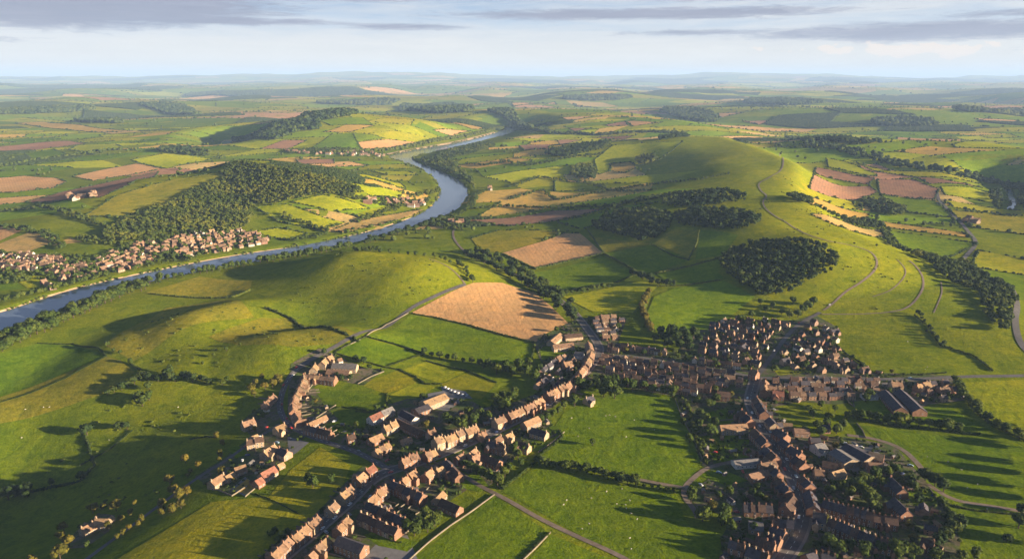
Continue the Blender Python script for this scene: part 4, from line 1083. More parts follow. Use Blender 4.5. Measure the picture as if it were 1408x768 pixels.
# hand-placed buildings: the two ends of the ridge in pixels, width across, eave and ridge heights (m), roof, walls, number of dwellings, kind, wing
B = [
 # -- north-west side of the main street, from the bottom of the picture to the fork
 (373,764,397,741, 8.5,5.4,8.4,"rust","brick",3,"T","lowest terrace on the west side of the main street"),
 (401,740,422,722.5, 8.5,5.4,8.4,"orange","brick",3,"T","second terrace up the west side of the main street"),
 (424,722,437,710, 8.5,5.6,8.6,"rust","brick",2,"T","short terrace ending the lower west side of the main street"),
 (451.5,699,461,690, 8,5.2,8.2,"brown","stone",1,"D","by the green below the road fork, its gable end towards the field"),
 (468,682,483,669.5, 8.5,5.6,8.8,"tan","stone",2,"T","buff-fronted pair above the green below the road fork"),
 (490,658,500,649, 8,5.2,8.2,"orange","ruddy",1,"D","on the inside of the bend at the road fork"),
 (503,647,514,639.5, 8,5.4,8.6,"red","ruddy",1,"D","on the corner of the road fork, its gable lit orange"),
 # -- south-east side, bottom
 (424,760,431,754, 7,3.4,6,"rust","brick",1,"O","at the foot of the picture beside the main street"),
 (433,753,450,737.5, 8,5.2,8.2,"tan","brick",2,"T","lowest terrace on the east side of the main street"),
 (465,740,501,752, 10,5.8,9.4,"slate","brick",1,"B","long slate hall lying across the bottom of the picture behind the street"),
 (463,727,478,712, 8,5.4,8.6,"orange","ruddy",2,"T","corner pair beside the slate hall"),
 (495,705,520,716, 7.5,5,7.8,"dark","brick",3,"T","upper half of the dark terrace running back from the main street"),
 (521,716.5,547,727, 7.5,5,7.8,"dark","ruddy",3,"T","lower half of the dark terrace running back from the main street"),
 (505,692,532,702, 8,5.4,8.6,"slate","brick",3,"T","slate terrace behind the orange-roofed corner house"),
 (533,703,557,713, 8,5.2,8.2,"slate","pink",3,"T","slate terrace end among the back gardens"),
 (506,689,517,680, 8,5.4,8.8,"orange","ruddy",1,"D","beside the slate terrace, gable towards the street"),
 (517,678,530,669, 8.5,5.6,9,"orange","ruddy",2,"T","bright-roofed pair below the fork on the main street"),
 (540,663,566,674, 9,5.8,9.2,"slate","brick",3,"T","tall slate terrace opposite the road fork"),
 (566.5,674.5,582,681, 9,5.6,9,"dark","brick",2,"T","end of the tall terrace opposite the road fork"),
 (552,660,560,654, 7,5,8,"orange","ruddy",1,"D","opposite the road fork, squeezed before the tall terrace"),
 (562,653,571,647, 8,5.4,8.8,"orange","ruddy",1,"D","opposite the road fork with a high lit gable"),
 (584,652,593,644.5, 8,5.2,8.2,"orange","brick",1,"D","in the gardens south of the main street, its roof glowing"),
 (600,645,609,640, 7,4.8,7.4,"tan","stone",1,"D","beside the farm track gardens"),
 (613,632,632,652, 8,4.8,7.8,"dark","brick",2,"T","pair running down beside the farm track"),
 (598,683,609,671.5, 7,3.2,6,"tan","stone",1,"O","behind the walled yard above the stone-walled field"),
 (607,684.5,632,695, 8.5,4.2,7.4,"dark","brick",1,"B","dark byre beside the stone-walled field"),
 (627,628,637,622, 7,4.8,7.6,"rust","ruddy",1,"D","on the main street at the head of the farm track"),
 # -- north side of main street above the fork
 (552,633.5,562,628.5, 8,5.6,9,"rust","ruddy",2,"T","brick cluster on the north side just above the fork"),
 (564,627.5,573,624, 8,5.4,8.6,"orange","ruddy",2,"T","second brick pair above the fork"),
 (584,624,598,617.5, 8,5,7.8,"tan","buff",2,"T","low buff-fronted terrace above the fork"),
 (597,608,609,603, 9,7.6,11,"brown","buff",2,"T","tallest terrace on the north side of the main street"),
 (612,604,625,598, 8.5,6.2,9.4,"tan","buff",3,"T","buff terrace in the middle of the main street"),
 (627,597.5,638,592.5, 8.5,6.4,9.6,"brown","stone",2,"T","stone pair in the middle of the main street"),
 (640,594,655,588, 9,6.4,9.8,"orange","buff",3,"T","lit terrace before the gap in the main street"),
 (657,594,667,591, 7,4,6.6,"rust","pink",2,"T","low pair by the gap in the main street"),
 (680,579,693,573.5, 9,6,9.2,"brown","buff",2,"T","pair with a dark gable at the gap in the main street"),
 (699,570.5,718,562.5, 8.5,6,9,"orange","brick",4,"T","long terrace on the upper main street"),
 (720,562,733,555, 8.5,6,9,"rust","brick",3,"T","second terrace on the upper main street"),
 (734,554,745,548, 8.5,6,9.2,"orange","brick",2,"T","end pair before the alley on the upper main street"),
 (752,543,766,536, 8.5,6.2,9.6,"orange","ruddy",3,"T","terrace beyond the alley on the upper main street"),
 (768,535,776,531, 9,6.6,10,"rust","buff",2,"T","tall pair on the upper main street"),
 (777,532,786,524.5, 8.5,6,9.4,"rust","pink",2,"T","pinkish pair where the main street turns north"),
 (787,524,795,516.5, 8.5,6,9.2,"orange","ruddy",2,"T","brick pair where the main street turns north"),
 (795.5,513,804,503, 8,6,9.2,"orange","pink",3,"T","terrace climbing to the street junction"),
 (805,501,810,493, 8,6,9.2,"tan","ruddy",2,"T","pair just below the street junction"),
 (811,492,813,484, 8,6,9.2,"orange","brick",2,"T","pair at the street junction facing the square"),
 (812,481,809,471, 8,5.8,9,"rust","pink",2,"T","last pair on the road out beside the stubble field"),
 # -- workshops and houses between the west road and the main street
 (508,573,523,566, 9,4.6,8,"red","white",1,"O","half-red-roofed house at the edge of the small green fields"),
 (524,565.5,539,559, 9,4.6,8,"grey","buff",1,"B","grey-roofed building joined to the red-roofed house"),
 (527.5,587,545,580, 8.5,5,8.6,"tan","buff",2,"T","pair by the workshop lane"),
 (507,602,525,594, 8.5,3.6,7,"orange","ruddy",1,"O","single orange roof beside the west road"),
 (515,617,534,606, 7.5,3.6,6.6,"tan","pink",3,"T","low cottages behind the brick cluster"),
 (553,563,571,571.5, 10,4,7.2,"slate","white",1,"B","workshop with a pale gable edge"),
 (542,573,580,590, 9,4,7,"dark","brick",1,"B","long dark workshop in the middle of the yards"),
 (564,581,582,588, 6,3.2,5.8,"tan","white",1,"O","pale lean building beside the long workshop"),
 (552,601,565,597, 6,3,5.4,"orange","buff",1,"O","small lit outhouse among the back gardens"),
 (588,594,598,590, 7.5,5,8,"rust","pink",1,"D","alone among the gardens behind the main street"),
 (582,553,611,541, 14,5.5,8.5,"tan","buff",1,"B","big barn with the sunlit long wall at the works yard"),
 (583,548,599,541, 10,4,6.4,"grey","stone",1,"B","grey shed behind the big barn at the works yard"),
 (570,561,588,554, 12,4.4,7,"slate","brick",1,"B","slate workshop below the big barn"),
 (632,564,650,562, 8,3,5.2,"pink" if False else "rust","pink",1,"O","pinkish shed in the trees behind the main street"),
 # -- curve of the west road
 (457,497.5,491,500.5, 10,4.6,8,"grey","buff",1,"B","upper of the two long sheds by the west road"),
 (450,506,481,509.5, 11,4.8,8.2,"rust","buff",1,"B","lower of the two long sheds by the west road"),
 (419,512.5,440,515.5, 8,5,8,"brown","brick",3,"T","terrace below the long sheds"),
 (441,516,461,519, 8,4.8,7.6,"brown","ruddy",2,"T","lower end of the terrace below the long sheds"),
 (430,507,433,499, 8,5.2,8.8,"tan","stone",1,"D","with a lit gable beside the west road bend"),
 (442,499,447,492, 8,5.4,9,"tan","buff",1,"D","twin-gabled, at the head of the west road"),
 (450,492,456,488, 8,5.4,9,"orange","buff",1,"D","at the head of the west road by the shed"),
 (464,491,469,489, 6,3.4,6,"rust","white",1,"O","white-walled lodge above the long sheds"),
 (418,522,417,514, 8,5.2,8.4,"orange","ruddy",2,"T","first pair on the curve of the west road"),
 (413,531,416,523.5, 8,5.2,8.2,"orange","pink",2,"T","second pair on the curve of the west road"),
 (407,542,411,533, 8,5.2,8.2,"orange","ruddy",2,"T","third pair on the curve of the west road"),
 (403,553,405,544, 8,5.2,8.4,"rust","pink",2,"T","fourth pair on the curve of the west road"),
 (403,564,402,555, 8,5.2,8.4,"orange","ruddy",2,"T","fifth pair on the curve of the west road"),
 (411,577,405,567, 8,5.2,8.4,"orange","ruddy",2,"T","last pair on the curve of the west road"),
 (424,579,448,567, 6.5,3.2,5.8,"orange","pink",1,"O","long lit range along the garden wall on the west road"),
 (421,584,437,588, 8,5,8,"dark","brick",2,"T","pair on the outside of the west road curve"),
 (438,588,455,592.5, 8,5,8,"dark","ruddy",2,"T","end pair with a lit gable on the west road curve"),
 (477,600,488,597, 7.5,4.8,8,"dark","ruddy",1,"D","with a white-edged roof beside the west road"),
 (363,553,376,539.5, 8,4.4,7.4,"rust","pink",2,"T","long house alone west of the road bend"),
 # -- the lane going down to the bottom left
 (333,582,349,575, 8.5,5,8.4,"rust","stone",1,"D","at the top of the lane, with a cream gable"),
 (378,588,391,581.5, 9,5,8.2,"tan","buff",1,"D","square house in the angle of lane and west road"),
 (339,605.5,362,600, 8.5,4.8,8.2,"dark","buff",2,"T","pair with a lit gable beside the lane"),
 (343,600,354,595, 7,4,6.8,"tan","stone",1,"O","outhouse on the edge of the lane"),
 (362,622,377,611.5, 9,5.4,9.2,"orange","buff",1,"D","tall house with roof windows in the lane hamlet"),
 (384,616,396,620, 9,4.8,8.4,"slate","pink",1,"D","with a dark roof and pink gable in the lane hamlet"),
 (358,651,377,640, 9,4.6,8.2,"red","buff",1,"B","red-roofed long house by the white garden wall"),
 (350,659,359,653.5, 8,3.4,6.4,"red","ruddy",1,"O","annexe at the end of the red-roofed long house"),
 (289,661,307,649.5, 9,4.8,8.2,"orange","buff",1,"D","lowest house of the lane hamlet, above a paved court"),
 (309,652,320,645, 7,3.6,6.2,"tan","buff",1,"O","cream-walled range joined to the lowest lane house"),
 (322,642,337,636, 8,3.6,6.8,"orange","buff",1,"O","stable range behind the lowest lane house"),
 (381,634,389,630, 5,2.6,4.6,"tan","buff",1,"O","small lit outbuilding among the lane hamlet"),
 (111,725,128,716, 9,4.8,8,"orange","stone",1,"D","tree-ringed farmhouse alone at the bottom of the lane"),
 (131,714,149,710.5, 8.5,5,8.6,"tan","stone",1,"D","second wing of the tree-ringed farm at the bottom of the lane"),
 # -- south of the upper main street
 (645,624,654,617, 8,5.2,8.4,"orange","buff",1,"D","at the south side of the main street facing the tall terrace"),
 (648,630,658,624, 8,5.2,8.4,"rust","pink",1,"D","behind the south side of the main street"),
 (663,624,687,633, 9,4.4,7.8,"dark","brick",1,"B","long dark building south of the main street with a cream end"),
 (672,606,695,613, 9,4.8,8,"slate","brick",2,"T","dark pair behind the main street trees"),
 (681,604,688,599, 7,5,8,"rust","buff",1,"D","small gabled house against the main street gap"),
 (695,598,704,594, 7,4.8,7.6,"tan","buff",1,"D","cream gabled house south of the street gap"),
 (713,607,728,611.5, 8,4.4,7.4,"dark","buff",1,"D","dark-roofed house in a square garden"),
 (720,581,740,572, 9,4.6,8,"orange","stone",1,"B","lit barn at the corner of the sheep field"),
 (731,588,752,593.5, 8.5,4.6,7.8,"slate","buff",1,"D","slate house with a cream gable beside the sheep field"),
 (805,546,815,543, 8,4.2,7,"slate","buff",1,"D","alone at the top corner of the sheep field"),
 # -- south street, upper part
 (1051,537,1052,523, 8,5.4,8.8,"orange","ruddy",2,"T","corner pair at the crossroads, facing the south street"),
 (1040,548,1052,566, 9,5.4,8.8,"slate","ruddy",3,"T","curved terrace below the crossroads on the east side"),
 (1058,574,1066,583, 9,5,8.4,"slate","buff",1,"D","first slate house down the east side of the south street"),
 (1067,590,1082,599.5, 9.5,5.2,9,"slate","ruddy",2,"T","slate pair down the east side of the south street"),
 (1076,604,1086,612, 9.5,5,8.6,"slate","brick",1,"D","third slate house down the east side of the south street"),
 (1087,614,1102,624, 9.5,5.2,9,"slate","ruddy",2,"T","slate pair with orange gable on the south street"),
 (1094,628,1107,638, 10,5.2,9,"slate","ruddy",2,"T","wide slate pair lower on the south street"),
 (1020,565,1033,577, 9.5,5.2,9,"slate","ruddy",2,"T","first slate pair on the west side of the south street"),
 (990,585,1027,582.5, 9,4.6,7.8,"orange","buff",1,"B","long lit barn west of the south street"),
 (1037,591,1055,609, 10,5.4,9.4,"slate","ruddy",2,"T","slate pair with a broad lit gable west of the south street"),
 (1053,615,1068,630, 9.5,5.4,9.2,"slate","ruddy",2,"T","slate pair above the track junction road"),
 (1024,611,1040,616, 7,2.8,4.8,"rust","ruddy",1,"O","low brick range closing the walled yard"),
 (1009,630,1044,627, 9,3.4,5.4,"grey","white",1,"B","long grey shed at the track mouth"),
 (1046,636,1066,632, 8,4.4,7,"rust","ruddy",1,"D","orange-walled house behind the grey shed"),
 (1030,649,1062,642, 9,3.6,6,"rust","ruddy",1,"O","small red-roofed works west of the south street"),
 (1060,640,1072,650, 8.5,5.2,8.6,"slate","ruddy",2,"T","slate pair halfway down the south street"),
 (1072,658,1086,674, 8,5,8,"dark","brick",3,"T","narrow terrace at the curve of the south street"),
 (1080,698,1091,684, 9.5,5.6,9.6,"dark","ruddy",1,"D","with the big lit gable at the lower bend of the south street"),
 (1023,692.5,1062,696, 9,4.4,7.6,"dark","brick",4,"T","long brown terrace west of the lower bend"),
 (1030,714,1050,717, 11,3.4,5.6,"grey","stone",1,"B","grey works with a pale edge in the lower village"),
 (1062,712.5,1092,719, 10,5.4,9,"slate","buff",3,"T","slate terrace on the lower bend"),
 (1060,724,1080,732.5, 10,5.2,8.8,"slate","brick",2,"T","slate pair below the lower bend"),
 (1055,734,1074,742, 9,5,8.4,"slate","brick",2,"T","next slate pair below the lower bend"),
 (1040,739,1066,749, 9.5,5.2,8.8,"dark","ruddy",2,"T","dark pair with orange chimneys at the foot of the village"),
 (1028,753,1056,764, 9.5,5.2,8.8,"slate","buff",3,"T","last slate terrace at the foot of the village"),
 (1003,742,1024,748, 8,4.6,7.6,"slate","brick",2,"T","slate pair by the dark hedge at the foot of the village"),
 (1104,656,1115,668, 9,5.4,8.8,"slate","ruddy",2,"T","slate pair at the waist of the south street"),
 (1113,676,1119,698, 9,5.6,9.2,"slate","ruddy",3,"T","slate terrace along the lower south street"),
 (1118,707,1136,711, 12,6.2,10,"slate","buff",1,"D","big slate house at the head of the two long terraces"),
 (1133,690,1165,698.5, 9,5.4,8.8,"slate","brick",5,"T","upper long terrace west half"),
 (1166,699,1200,707, 9,5.4,8.8,"dark","brick",5,"T","upper long terrace middle"),
 (1201,707.5,1234,713, 9,5.2,8.6,"dark","ruddy",4,"T","upper long terrace east end"),
 (1142,714,1172,727, 9,5.4,8.8,"slate","brick",5,"T","lower long terrace west half"),
 (1173,727.5,1202,739, 9,5.4,8.8,"slate","buff",4,"T","lower long terrace middle"),
 (1204,740,1236,748, 9,5,8.4,"dark","brick",4,"T","lower long terrace east end"),
 (1225,657,1242,674, 9,5.2,9,"slate","ruddy",1,"D","orange-gabled house among trees east of the village"),
 (1229,685,1248,704, 9,5.2,9,"slate","ruddy",1,"D","second orange-gabled house among trees east of the village"),
 (1108,764,1122,760, 9,5,8.4,"slate","ruddy",1,"D","with an orange gable at the very foot of the south street"),
 (1130,761,1148,764, 9,5,8.4,"slate","brick",2,"T","slate pair at the foot of the south street"),
 (1268,738,1285,744, 9,4.4,7.6,"dark","brick",1,"D","dark house beside the bottom copse"),
 # -- works east of the south street
 (1149,617,1172,632, 15,5.5,8,"grey","stone",1,"B","grey-panelled roof of the works east of the south street"),
 (1164,610,1198,628, 16,5.5,8.2,"slate","stone",1,"B","big slate roof of the works east of the south street"),
 (1195,621,1216,626, 11,4.8,8,"tan","ruddy",1,"B","tan-roofed shed at the east end of the works"),
 (1194,636,1214,637, 11,4.8,8,"rust","ruddy",1,"B","lower rusty shed at the east end of the works"),
 (1131,633,1153,637, 10,4.4,7.6,"dark","buff",1,"B","dark hall between works and south street"),
 (1120,612,1133,609, 11,5,8.6,"grey","white",1,"D","pale hip-roofed house above the works"),
 (1120,644,1134,645, 8,4.2,7,"rust","buff",1,"D","rust-roofed house below the works"),
 (1144,648,1160,643, 8,4,6.8,"tan","buff",1,"O","tan outbuilding below the works"),
 (1069,577.5,1090,579.5, 8,3.4,6,"tan","pink",1,"O","low range behind the slate houses"),
 (1092,587,1113,588, 8,3.8,6.4,"rust","pink",1,"O","cart shed in the gardens behind the slate houses"),
 # -- east road
 (1217,534,1240,561, 13,4,8,"slate","ruddy",1,"B","western of the two long parallel sheds below the east road"),
 (1238,533,1266,562, 13,4,8,"slate","ruddy",1,"B","eastern of the two long parallel sheds below the east road"),
 (1186,538,1206,537, 8,3.4,5.4,"grey","white",1,"O","white-walled low building beside the long sheds"),
 (1225,526,1240,526, 9,5.6,9,"orange","buff",2,"T","lit terrace facing the east road above the long sheds"),
 (1260,529,1278,526, 8,5.2,8.4,"tan","ruddy",2,"T","outermost terrace on the east road"),
 (1062,538,1078,539, 9,5.2,9,"red","ruddy",1,"D","red-roofed house with tall end chimneys near the crossroads"),
 (996,516,1011,517, 9,6,9,"brown","buff",1,"D","cream-fronted building on the street by the crossroads"),
 (1032,510,1042,513, 9,6,10,"brown","ruddy",1,"D","gabled house on the north corner of the crossroads"),
 (986,539,1004,540, 9,5,8.4,"dark","brick",1,"D","dark house south of the crossroads street"),
 # -- beside the stubble field
 (757,468,770,457, 10,4.4,7.4,"orange","buff",1,"B","lit barn at the corner of the big stubble field"),
 (760,474,788,471, 9,4.6,8,"rust","buff",1,"B","long farmhouse below the big stubble field"),
 (776,459,800,457, 10,4.2,7.2,"dark","buff",1,"B","farm shed beside the tree belt"),
 (791,482,802,484, 8,4.2,7,"grey","white",1,"O","white-walled house below the farm"),
 (775,499,786,497, 9,5,8.6,"orange","ruddy",1,"D","orange-gabled house behind the street junction"),
]
NAMES = {"T": ("terraced_house", "terraced house"), "D": ("detached_house", "house"), "B": ("barn", "barn"), "O": ("outbuilding", "outbuilding")}
ends = pxl([(b[0], b[1]) for b in B] + [(b[2], b[3]) for b in B], 7.5)
E1, E2 = ends[:len(B)], ends[len(B):]
SUNV = np.array([1.0, -.3])
for b, p, q in zip(B, E1, E2):
    W, he, hr, roof, wall, n, kind, phrase = b[4:12]
    d = q - p; L = float(np.linalg.norm(d)); ang = math.atan2(d[1], d[0]); c = (p + q) / 2
    nm, cat = NAMES[kind]
    # the front looks to the nearest road
    nrm = np.array([math.sin(ang), -math.cos(ang)])
    if road_gap(*(c + nrm * 8)) > road_gap(*(c - nrm * 8)): ang += math.pi
    ux = np.array([math.cos(ang), math.sin(ang)])
    near = c[1] < 640
    for i in range(n):
        l = L / n; cc = c + ux * ((i + .5) * l - L / 2)
        if kind == "T":
            wn = i + 1 if ux[0] > 0 else n - i; nw = len(phrase.split()); num = {1: 'one', 2: 'two', 3: 'three', 4: 'four', 5: 'five'}[n]
            lab = f"{'terraced house' if nw < 10 else 'house'}, {nth(wn)} of {num} from west, {phrase}" if nw < 11 else f"house, {nth(wn)} from west, {phrase}"
            rv = roof if random.random() < .72 else {"orange": "rust", "rust": "orange", "slate": "dark", "dark": "slate", "tan": "brown", "brown": "tan", "red": "rust", "grey": "slate"}[roof]
            jit = random.choice([-.5, 0, 0, 0, .5]) if n > 1 else 0
            house(nm, *cc, ang, max(l, 4.5), W, he + jit, hr + jit, rv, wall if random.random() < .75 else random.choice(["brick", "ruddy", "stone", "buff"]), lab, cat, "terraced houses along the village streets", detail=near or True, wing=(0 if c[1] > 760 else (3.0 if random.random() < .45 else 0)), chim=1 if i < n - 1 else 2)
        else:
            sayroof = ROOFSAY[roof]
            lab = phrase if len(phrase.split()) >= 9 else f"{phrase}"
            if kind == "D": lab = f"house {phrase}" if not any(w in phrase for w in ("house", "building", "farm")) else phrase
            if kind == "D": lab = f"{WALLSAY[wall]} {lab}" if len(lab.split()) < 14 else lab
            if len(lab.split()) < 4: lab = f"{lab} with {sayroof} roof"
            house(nm, *cc, ang, max(l, 5), W, he, hr, roof, wall, lab, cat, None, style="barn" if kind in "BO" else "house", detail=True,
                  wing=(3.5 if kind == "D" and random.random() < .6 else 0), chim=0 if kind in "BO" else random.choice([1, 2]), hip=0)
    k = max(1, int(L / W))
    for i in range(k):
        cc = c + ux * ((i + .5) * L / k - L / 2); BUILT.append((cc[0], cc[1], max(W, L / k) * .62))

# closely built quarters: rows of small cottages following the streets
PROTO = {k: [small_house_proto(k, *a) for a in v] for k, v in {
    "cottage": [(8, 6.4, 5.2, 8.2), (9.5, 6.6, 5.4, 8.6, True), (7, 6, 4.8, 7.8), (11, 7, 5.2, 8.4, True), (8.5, 6.2, 5.6, 9.2)],
    "row_house": [(7, 6.2, 5, 7.8), (8, 6.4, 5.2, 8.0), (6.6, 6, 4.8, 7.6), (9, 6.6, 5.2, 8.2), (7.4, 6, 5.4, 8.6)],
    "riverside_house": [(9, 7.5, 4.4, 7.6), (11, 8, 4.6, 8, True), (9, 8, 4.4, 7.6, False, True, 2.5), (12, 8, 4.6, 7.8, False, True, 3), (15, 9, 5, 8.4)],
    "distant_house": [(15, 11, 5, 9.5), (20, 12, 5.5, 10), (13, 11, 5.5, 11, True)],
    "garden_shed": [(3.4, 2.4, 2, 2.8, False, False), (4.6, 3, 2.2, 3.1, False, False), (6, 3.4, 2.3, 3.3, False, False)],
}.items()}
def small(kind, x, y, ang, roofs, label, cat, group, scale=None):
    me = random.choice(PROTO[kind])
    z = float(gz(x, y))
    o = link(kind, me, loc=(x, y, z), rz=ang, color=scl(ROOFS[random.choice(roofs)], random.uniform(.62, .98)))
    s = scale or random.uniform(.78, 1.0); o.scale = (s, s * random.uniform(.92, 1.05), s * (random.uniform(.76, .92) if kind == 'cottage' else random.uniform(.9, 1.05)))
    return tag(o, label, cat, group)
QUARTERS = [  # outline, direction the rows follow (two pixels), row gap, house gap, where, limit
 ([(826,477),(860,478),(925,490),(1000,500),(1033,513),(1030,520),(1020,532),(985,536),(950,545),(915,540),(868,532),(838,520),(824,505)], (840,492,1030,517), 11.5, 7.6, "in the crowded quarter by the crossroads street", 215),
 ([(962,474),(985,442),(1040,440),(1090,444),(1062,490),(1046,508),(1000,496),(960,487)], (960,484,1040,504), 17, 12, "in the gardens north of the crossroads", 60),
 ([(1098,452),(1122,434),(1150,452),(1150,480),(1195,513),(1120,514),(1066,514),(1064,500)], (1080,478,1150,510), 19, 12.5, "on the slope under the bare hill", 50),
 ([(1056,524),(1205,525),(1208,545),(1160,552),(1100,550),(1060,548)], (1060,526,1200,526), 12, 8, "in the back rows below the east road", 85),
 ([(795,446),(835,436),(858,440),(848,468),(830,476),(812,462)], (800,450,845,446), 13, 10, "north of the street junction by bright fields", 36),
 ([(742,503),(765,492),(800,488),(805,497),(780,528),(748,542),(735,532)], (745,540,800,500), 14, 11, "in the hollow behind the upper main street", 30),
 ([(1270,530),(1306,524),(1322,548),(1300,556),(1278,552)], (1272,534,1310,530), 15, 15, "in the last cluster on the east road", 9),
 ([(1080,590),(1150,586),(1150,606),(1110,618)], (1085,592,1150,592), 22, 20, "in the gardens above the works", 7),
 ([(1250,705),(1300,700),(1318,745),(1270,770),(1240,758)], (1250,720,1310,735), 24, 20, "in the trees at the foot of the village", 7),
 ([(1140,748),(1230,760),(1235,790),(1130,790)], (1140,755,1230,770), 20, 15, "below the two long terraces", 9),
]
ncot = 0
for P, dirv, rg, hg, where, lim in QUARTERS:
    kn = 'row_house' if 'crowded' in where or 'back rows' in where else 'cottage'
    grp = 'row houses packed along the crossroads streets' if kn == 'row_house' else 'cottages in the quarters behind the streets'
    poly = pxl(P); a, b = pxl([(dirv[0], dirv[1]), (dirv[2], dirv[3])]); u = (b - a) / np.linalg.norm(b - a); v = np.array([-u[1], u[0]])
    ang = math.atan2(u[1], u[0]); rel = poly - a
    cu, cvv = rel @ u, rel @ v; cnt = 0; rowno = 0
    for r in np.arange(cvv.min() + rg * .4, cvv.max(), rg):
        k = 0; s = cu.min() + hg * .5 + random.uniform(0, hg * .4)
        started = False
        while s < cu.max():
            p = a + u * s + v * (r + random.uniform(-1.2, 1.2)); s += hg * random.uniform(.82, 1.25)
            if not inside(p[None], poly)[0] or road_gap(*p) < 5.0 or not free(p[0], p[1], 3.6, .8) or random.random() < .06 or cnt >= lim: continue
            if not started: rowno += 1; started = True
            k += 1; cnt += 1; ncot += 1
            turn = random.random() < .12
            small(kn, *p, ang + random.uniform(-.07, .07) + (math.pi / 2 if turn else 0) + (math.pi if random.random() < .5 else 0), ["brown", "rust", "dark", "slate", "slate", "dark", "slate"],
                  f"{kn.replace(chr(95), chr(32))}, {nth(k)} from west, {nth(rowno)} row back, {where}", "house", grp)
            BUILT.append((p[0], p[1], 3.9))

# the riverside town beyond the water
TOWN = [
 ([(0,350),(40,350),(100,360),(132,362),(120,378),(92,383),(62,374),(0,372)], (0,362,120,372), 15, 11, "at the fields end of the riverside town", 80),
 ([(135,355),(170,343),(190,336),(232,332),(240,345),(205,362),(165,374),(120,384),(108,386),(135,370)], (120,380,240,340), 16.5, 12, "in the middle of the riverside town", 105),
 ([(225,332),(270,322),(330,318),(362,326),(372,334),(330,342),(290,348),(245,354),(240,345)], (240,350,365,330), 17, 12.5, "at the upstream end of the riverside town", 95),
 ([(58,390),(90,384),(92,392),(70,400)], (58,394,92,388), 20, 16, "below the bright triangular field by the river", 6),
]
for P, dirv, rg, hg, where, lim in TOWN:
    poly = pxl(P); a, b = pxl([(dirv[0], dirv[1]), (dirv[2], dirv[3])]); u = (b - a) / np.linalg.norm(b - a); v = np.array([-u[1], u[0]])
    ang = math.atan2(u[1], u[0]); rel = poly - a; cu, cvv = rel @ u, rel @ v; cnt = 0; rowno = 0
    for r in np.arange(cvv.min() + rg * .4, cvv.max(), rg):
        k = 0; s = cu.min() + random.uniform(0, hg); started = False
        while s < cu.max():
            p = a + u * s + v * (r + random.uniform(-4, 4)); s += hg * random.uniform(.8, 1.6)
            if not inside(p[None], poly)[0] or river_sd(p[None])[0] < 16 or not free(p[0], p[1], 4.8, .74) or cnt >= lim: continue
            if not started: rowno += 1; started = True
            k += 1; cnt += 1
            small("riverside_house", *p, ang + random.uniform(-.3, .3) + random.choice([0, 0, math.pi / 2, math.pi]), ["orange", "rust", "rust", "orange", "tan", "brown", "brown"],
                  f"house, {nth(k)} from downstream, {nth(rowno)} row from water, {where}", "house", "tiled houses of the riverside town")
            BUILT.append((p[0], p[1], 5.8))
HAMLETS = [([(503,274),(540,272),(586,276),(582,284),(545,284),(505,281)], "in the hamlet on the far bank by the bend", 26, 26), ([(388,207),(440,208),(500,209),(536,214),(530,217),(470,214),(400,211)], "in the far hamlet under the green hill", 30, 34),
           ([(606,303),(636,304),(640,312),(612,312)], "at the shaded farm near the river", 5, 26), ([(94,268),(140,266),(150,272),(120,278),(98,276)], "at the farm beside the brown ploughland", 7, 24), ([(665,258),(680,258),(680,263),(666,263)], "at the lone farm beyond the river bend", 3, 24),
           ([(1322,302),(1344,303),(1344,308),(1324,307)], "beside the valley road", 5, 16)]
for P, where, lim, gap in HAMLETS:
    pts = [p for p in fill_poly(pxl(P), gap) if river_sd(p[None])[0] > 15]; random.shuffle(pts); pts = pts[:lim]
    pts.sort(key=lambda p: p[0])
    for k, p in enumerate(pts):
        small("distant_house", *p, random.uniform(-.4, .4) + random.choice([0, math.pi / 2]), ["orange", "rust", "tan", "brown"], f"distant house, {nth(k + 1)} from the west {where}", "house", "houses of the far hamlets")
        BUILT.append((p[0], p[1], 9))
# sheds in the back gardens
nsh = 0
sp = np.concatenate([fill_poly(pxl(P), 13) for P in YARDS[:5]]); RNG.shuffle(sp)
for p in sp:
    if nsh >= 95: break
    if p[1] > 700 or road_gap(*p) < 9 or not free(p[0], p[1], 1.6, .95): continue
    if not any(True for _ in BUILT.near(*p)): continue
    nsh += 1
    small("garden_shed", *p, random.uniform(0, 3.1), ["grey", "slate", "dark", "tan", "grey"], "small pitched garden shed standing in a back garden of the village", "shed", "sheds in the back gardens", 1.0)
    BUILT.append((p[0], p[1], 2.2))
print("cottages", ncot, "sheds", nsh, "objects", len(bpy.data.objects))
# ---------------------------------------------------------------- trees that stand as single things
def tree_mesh(rng, kind):
    v, f, t = crown_cloud(rng, 330, .155, 10, squash=.92, core=.80)
    return v, f, t
def trunk_mesh(rng):
    V, F = [], []
    def limb(p, q, r0, r1, n=6):
        p, q = np.array(p, float), np.array(q, float); d = q - p; d /= np.linalg.norm(d)
        a = np.cross(d, (.3, .9, .2)); a /= np.linalg.norm(a); bb = np.cross(d, a); b0 = len(V)
        for c, r in ((p, r0), (q, r1)):
            for i in range(n):
                th = 2 * math.pi * i / n; V.append(tuple(c + (a * math.cos(th) + bb * math.sin(th)) * r))
        for i in range(n): F.append((b0 + i, b0 + (i + 1) % n, b0 + n + (i + 1) % n, b0 + n + i))
    limb((0, 0, -.12), (0, 0, .42), .085, .06)
    limb((0, 0, .42), (.05, .02, .95), .06, .03)
    for i in range(4):
        th = i * 1.6 + rng.uniform(-.4, .4); limb((0, 0, .36 + .08 * i), (.45 * math.cos(th), .45 * math.sin(th), .85 + .1 * i), .038, .014)
    return mesh_np("trunk", np.array(V), F, M["bark"])
CROWNS = {}
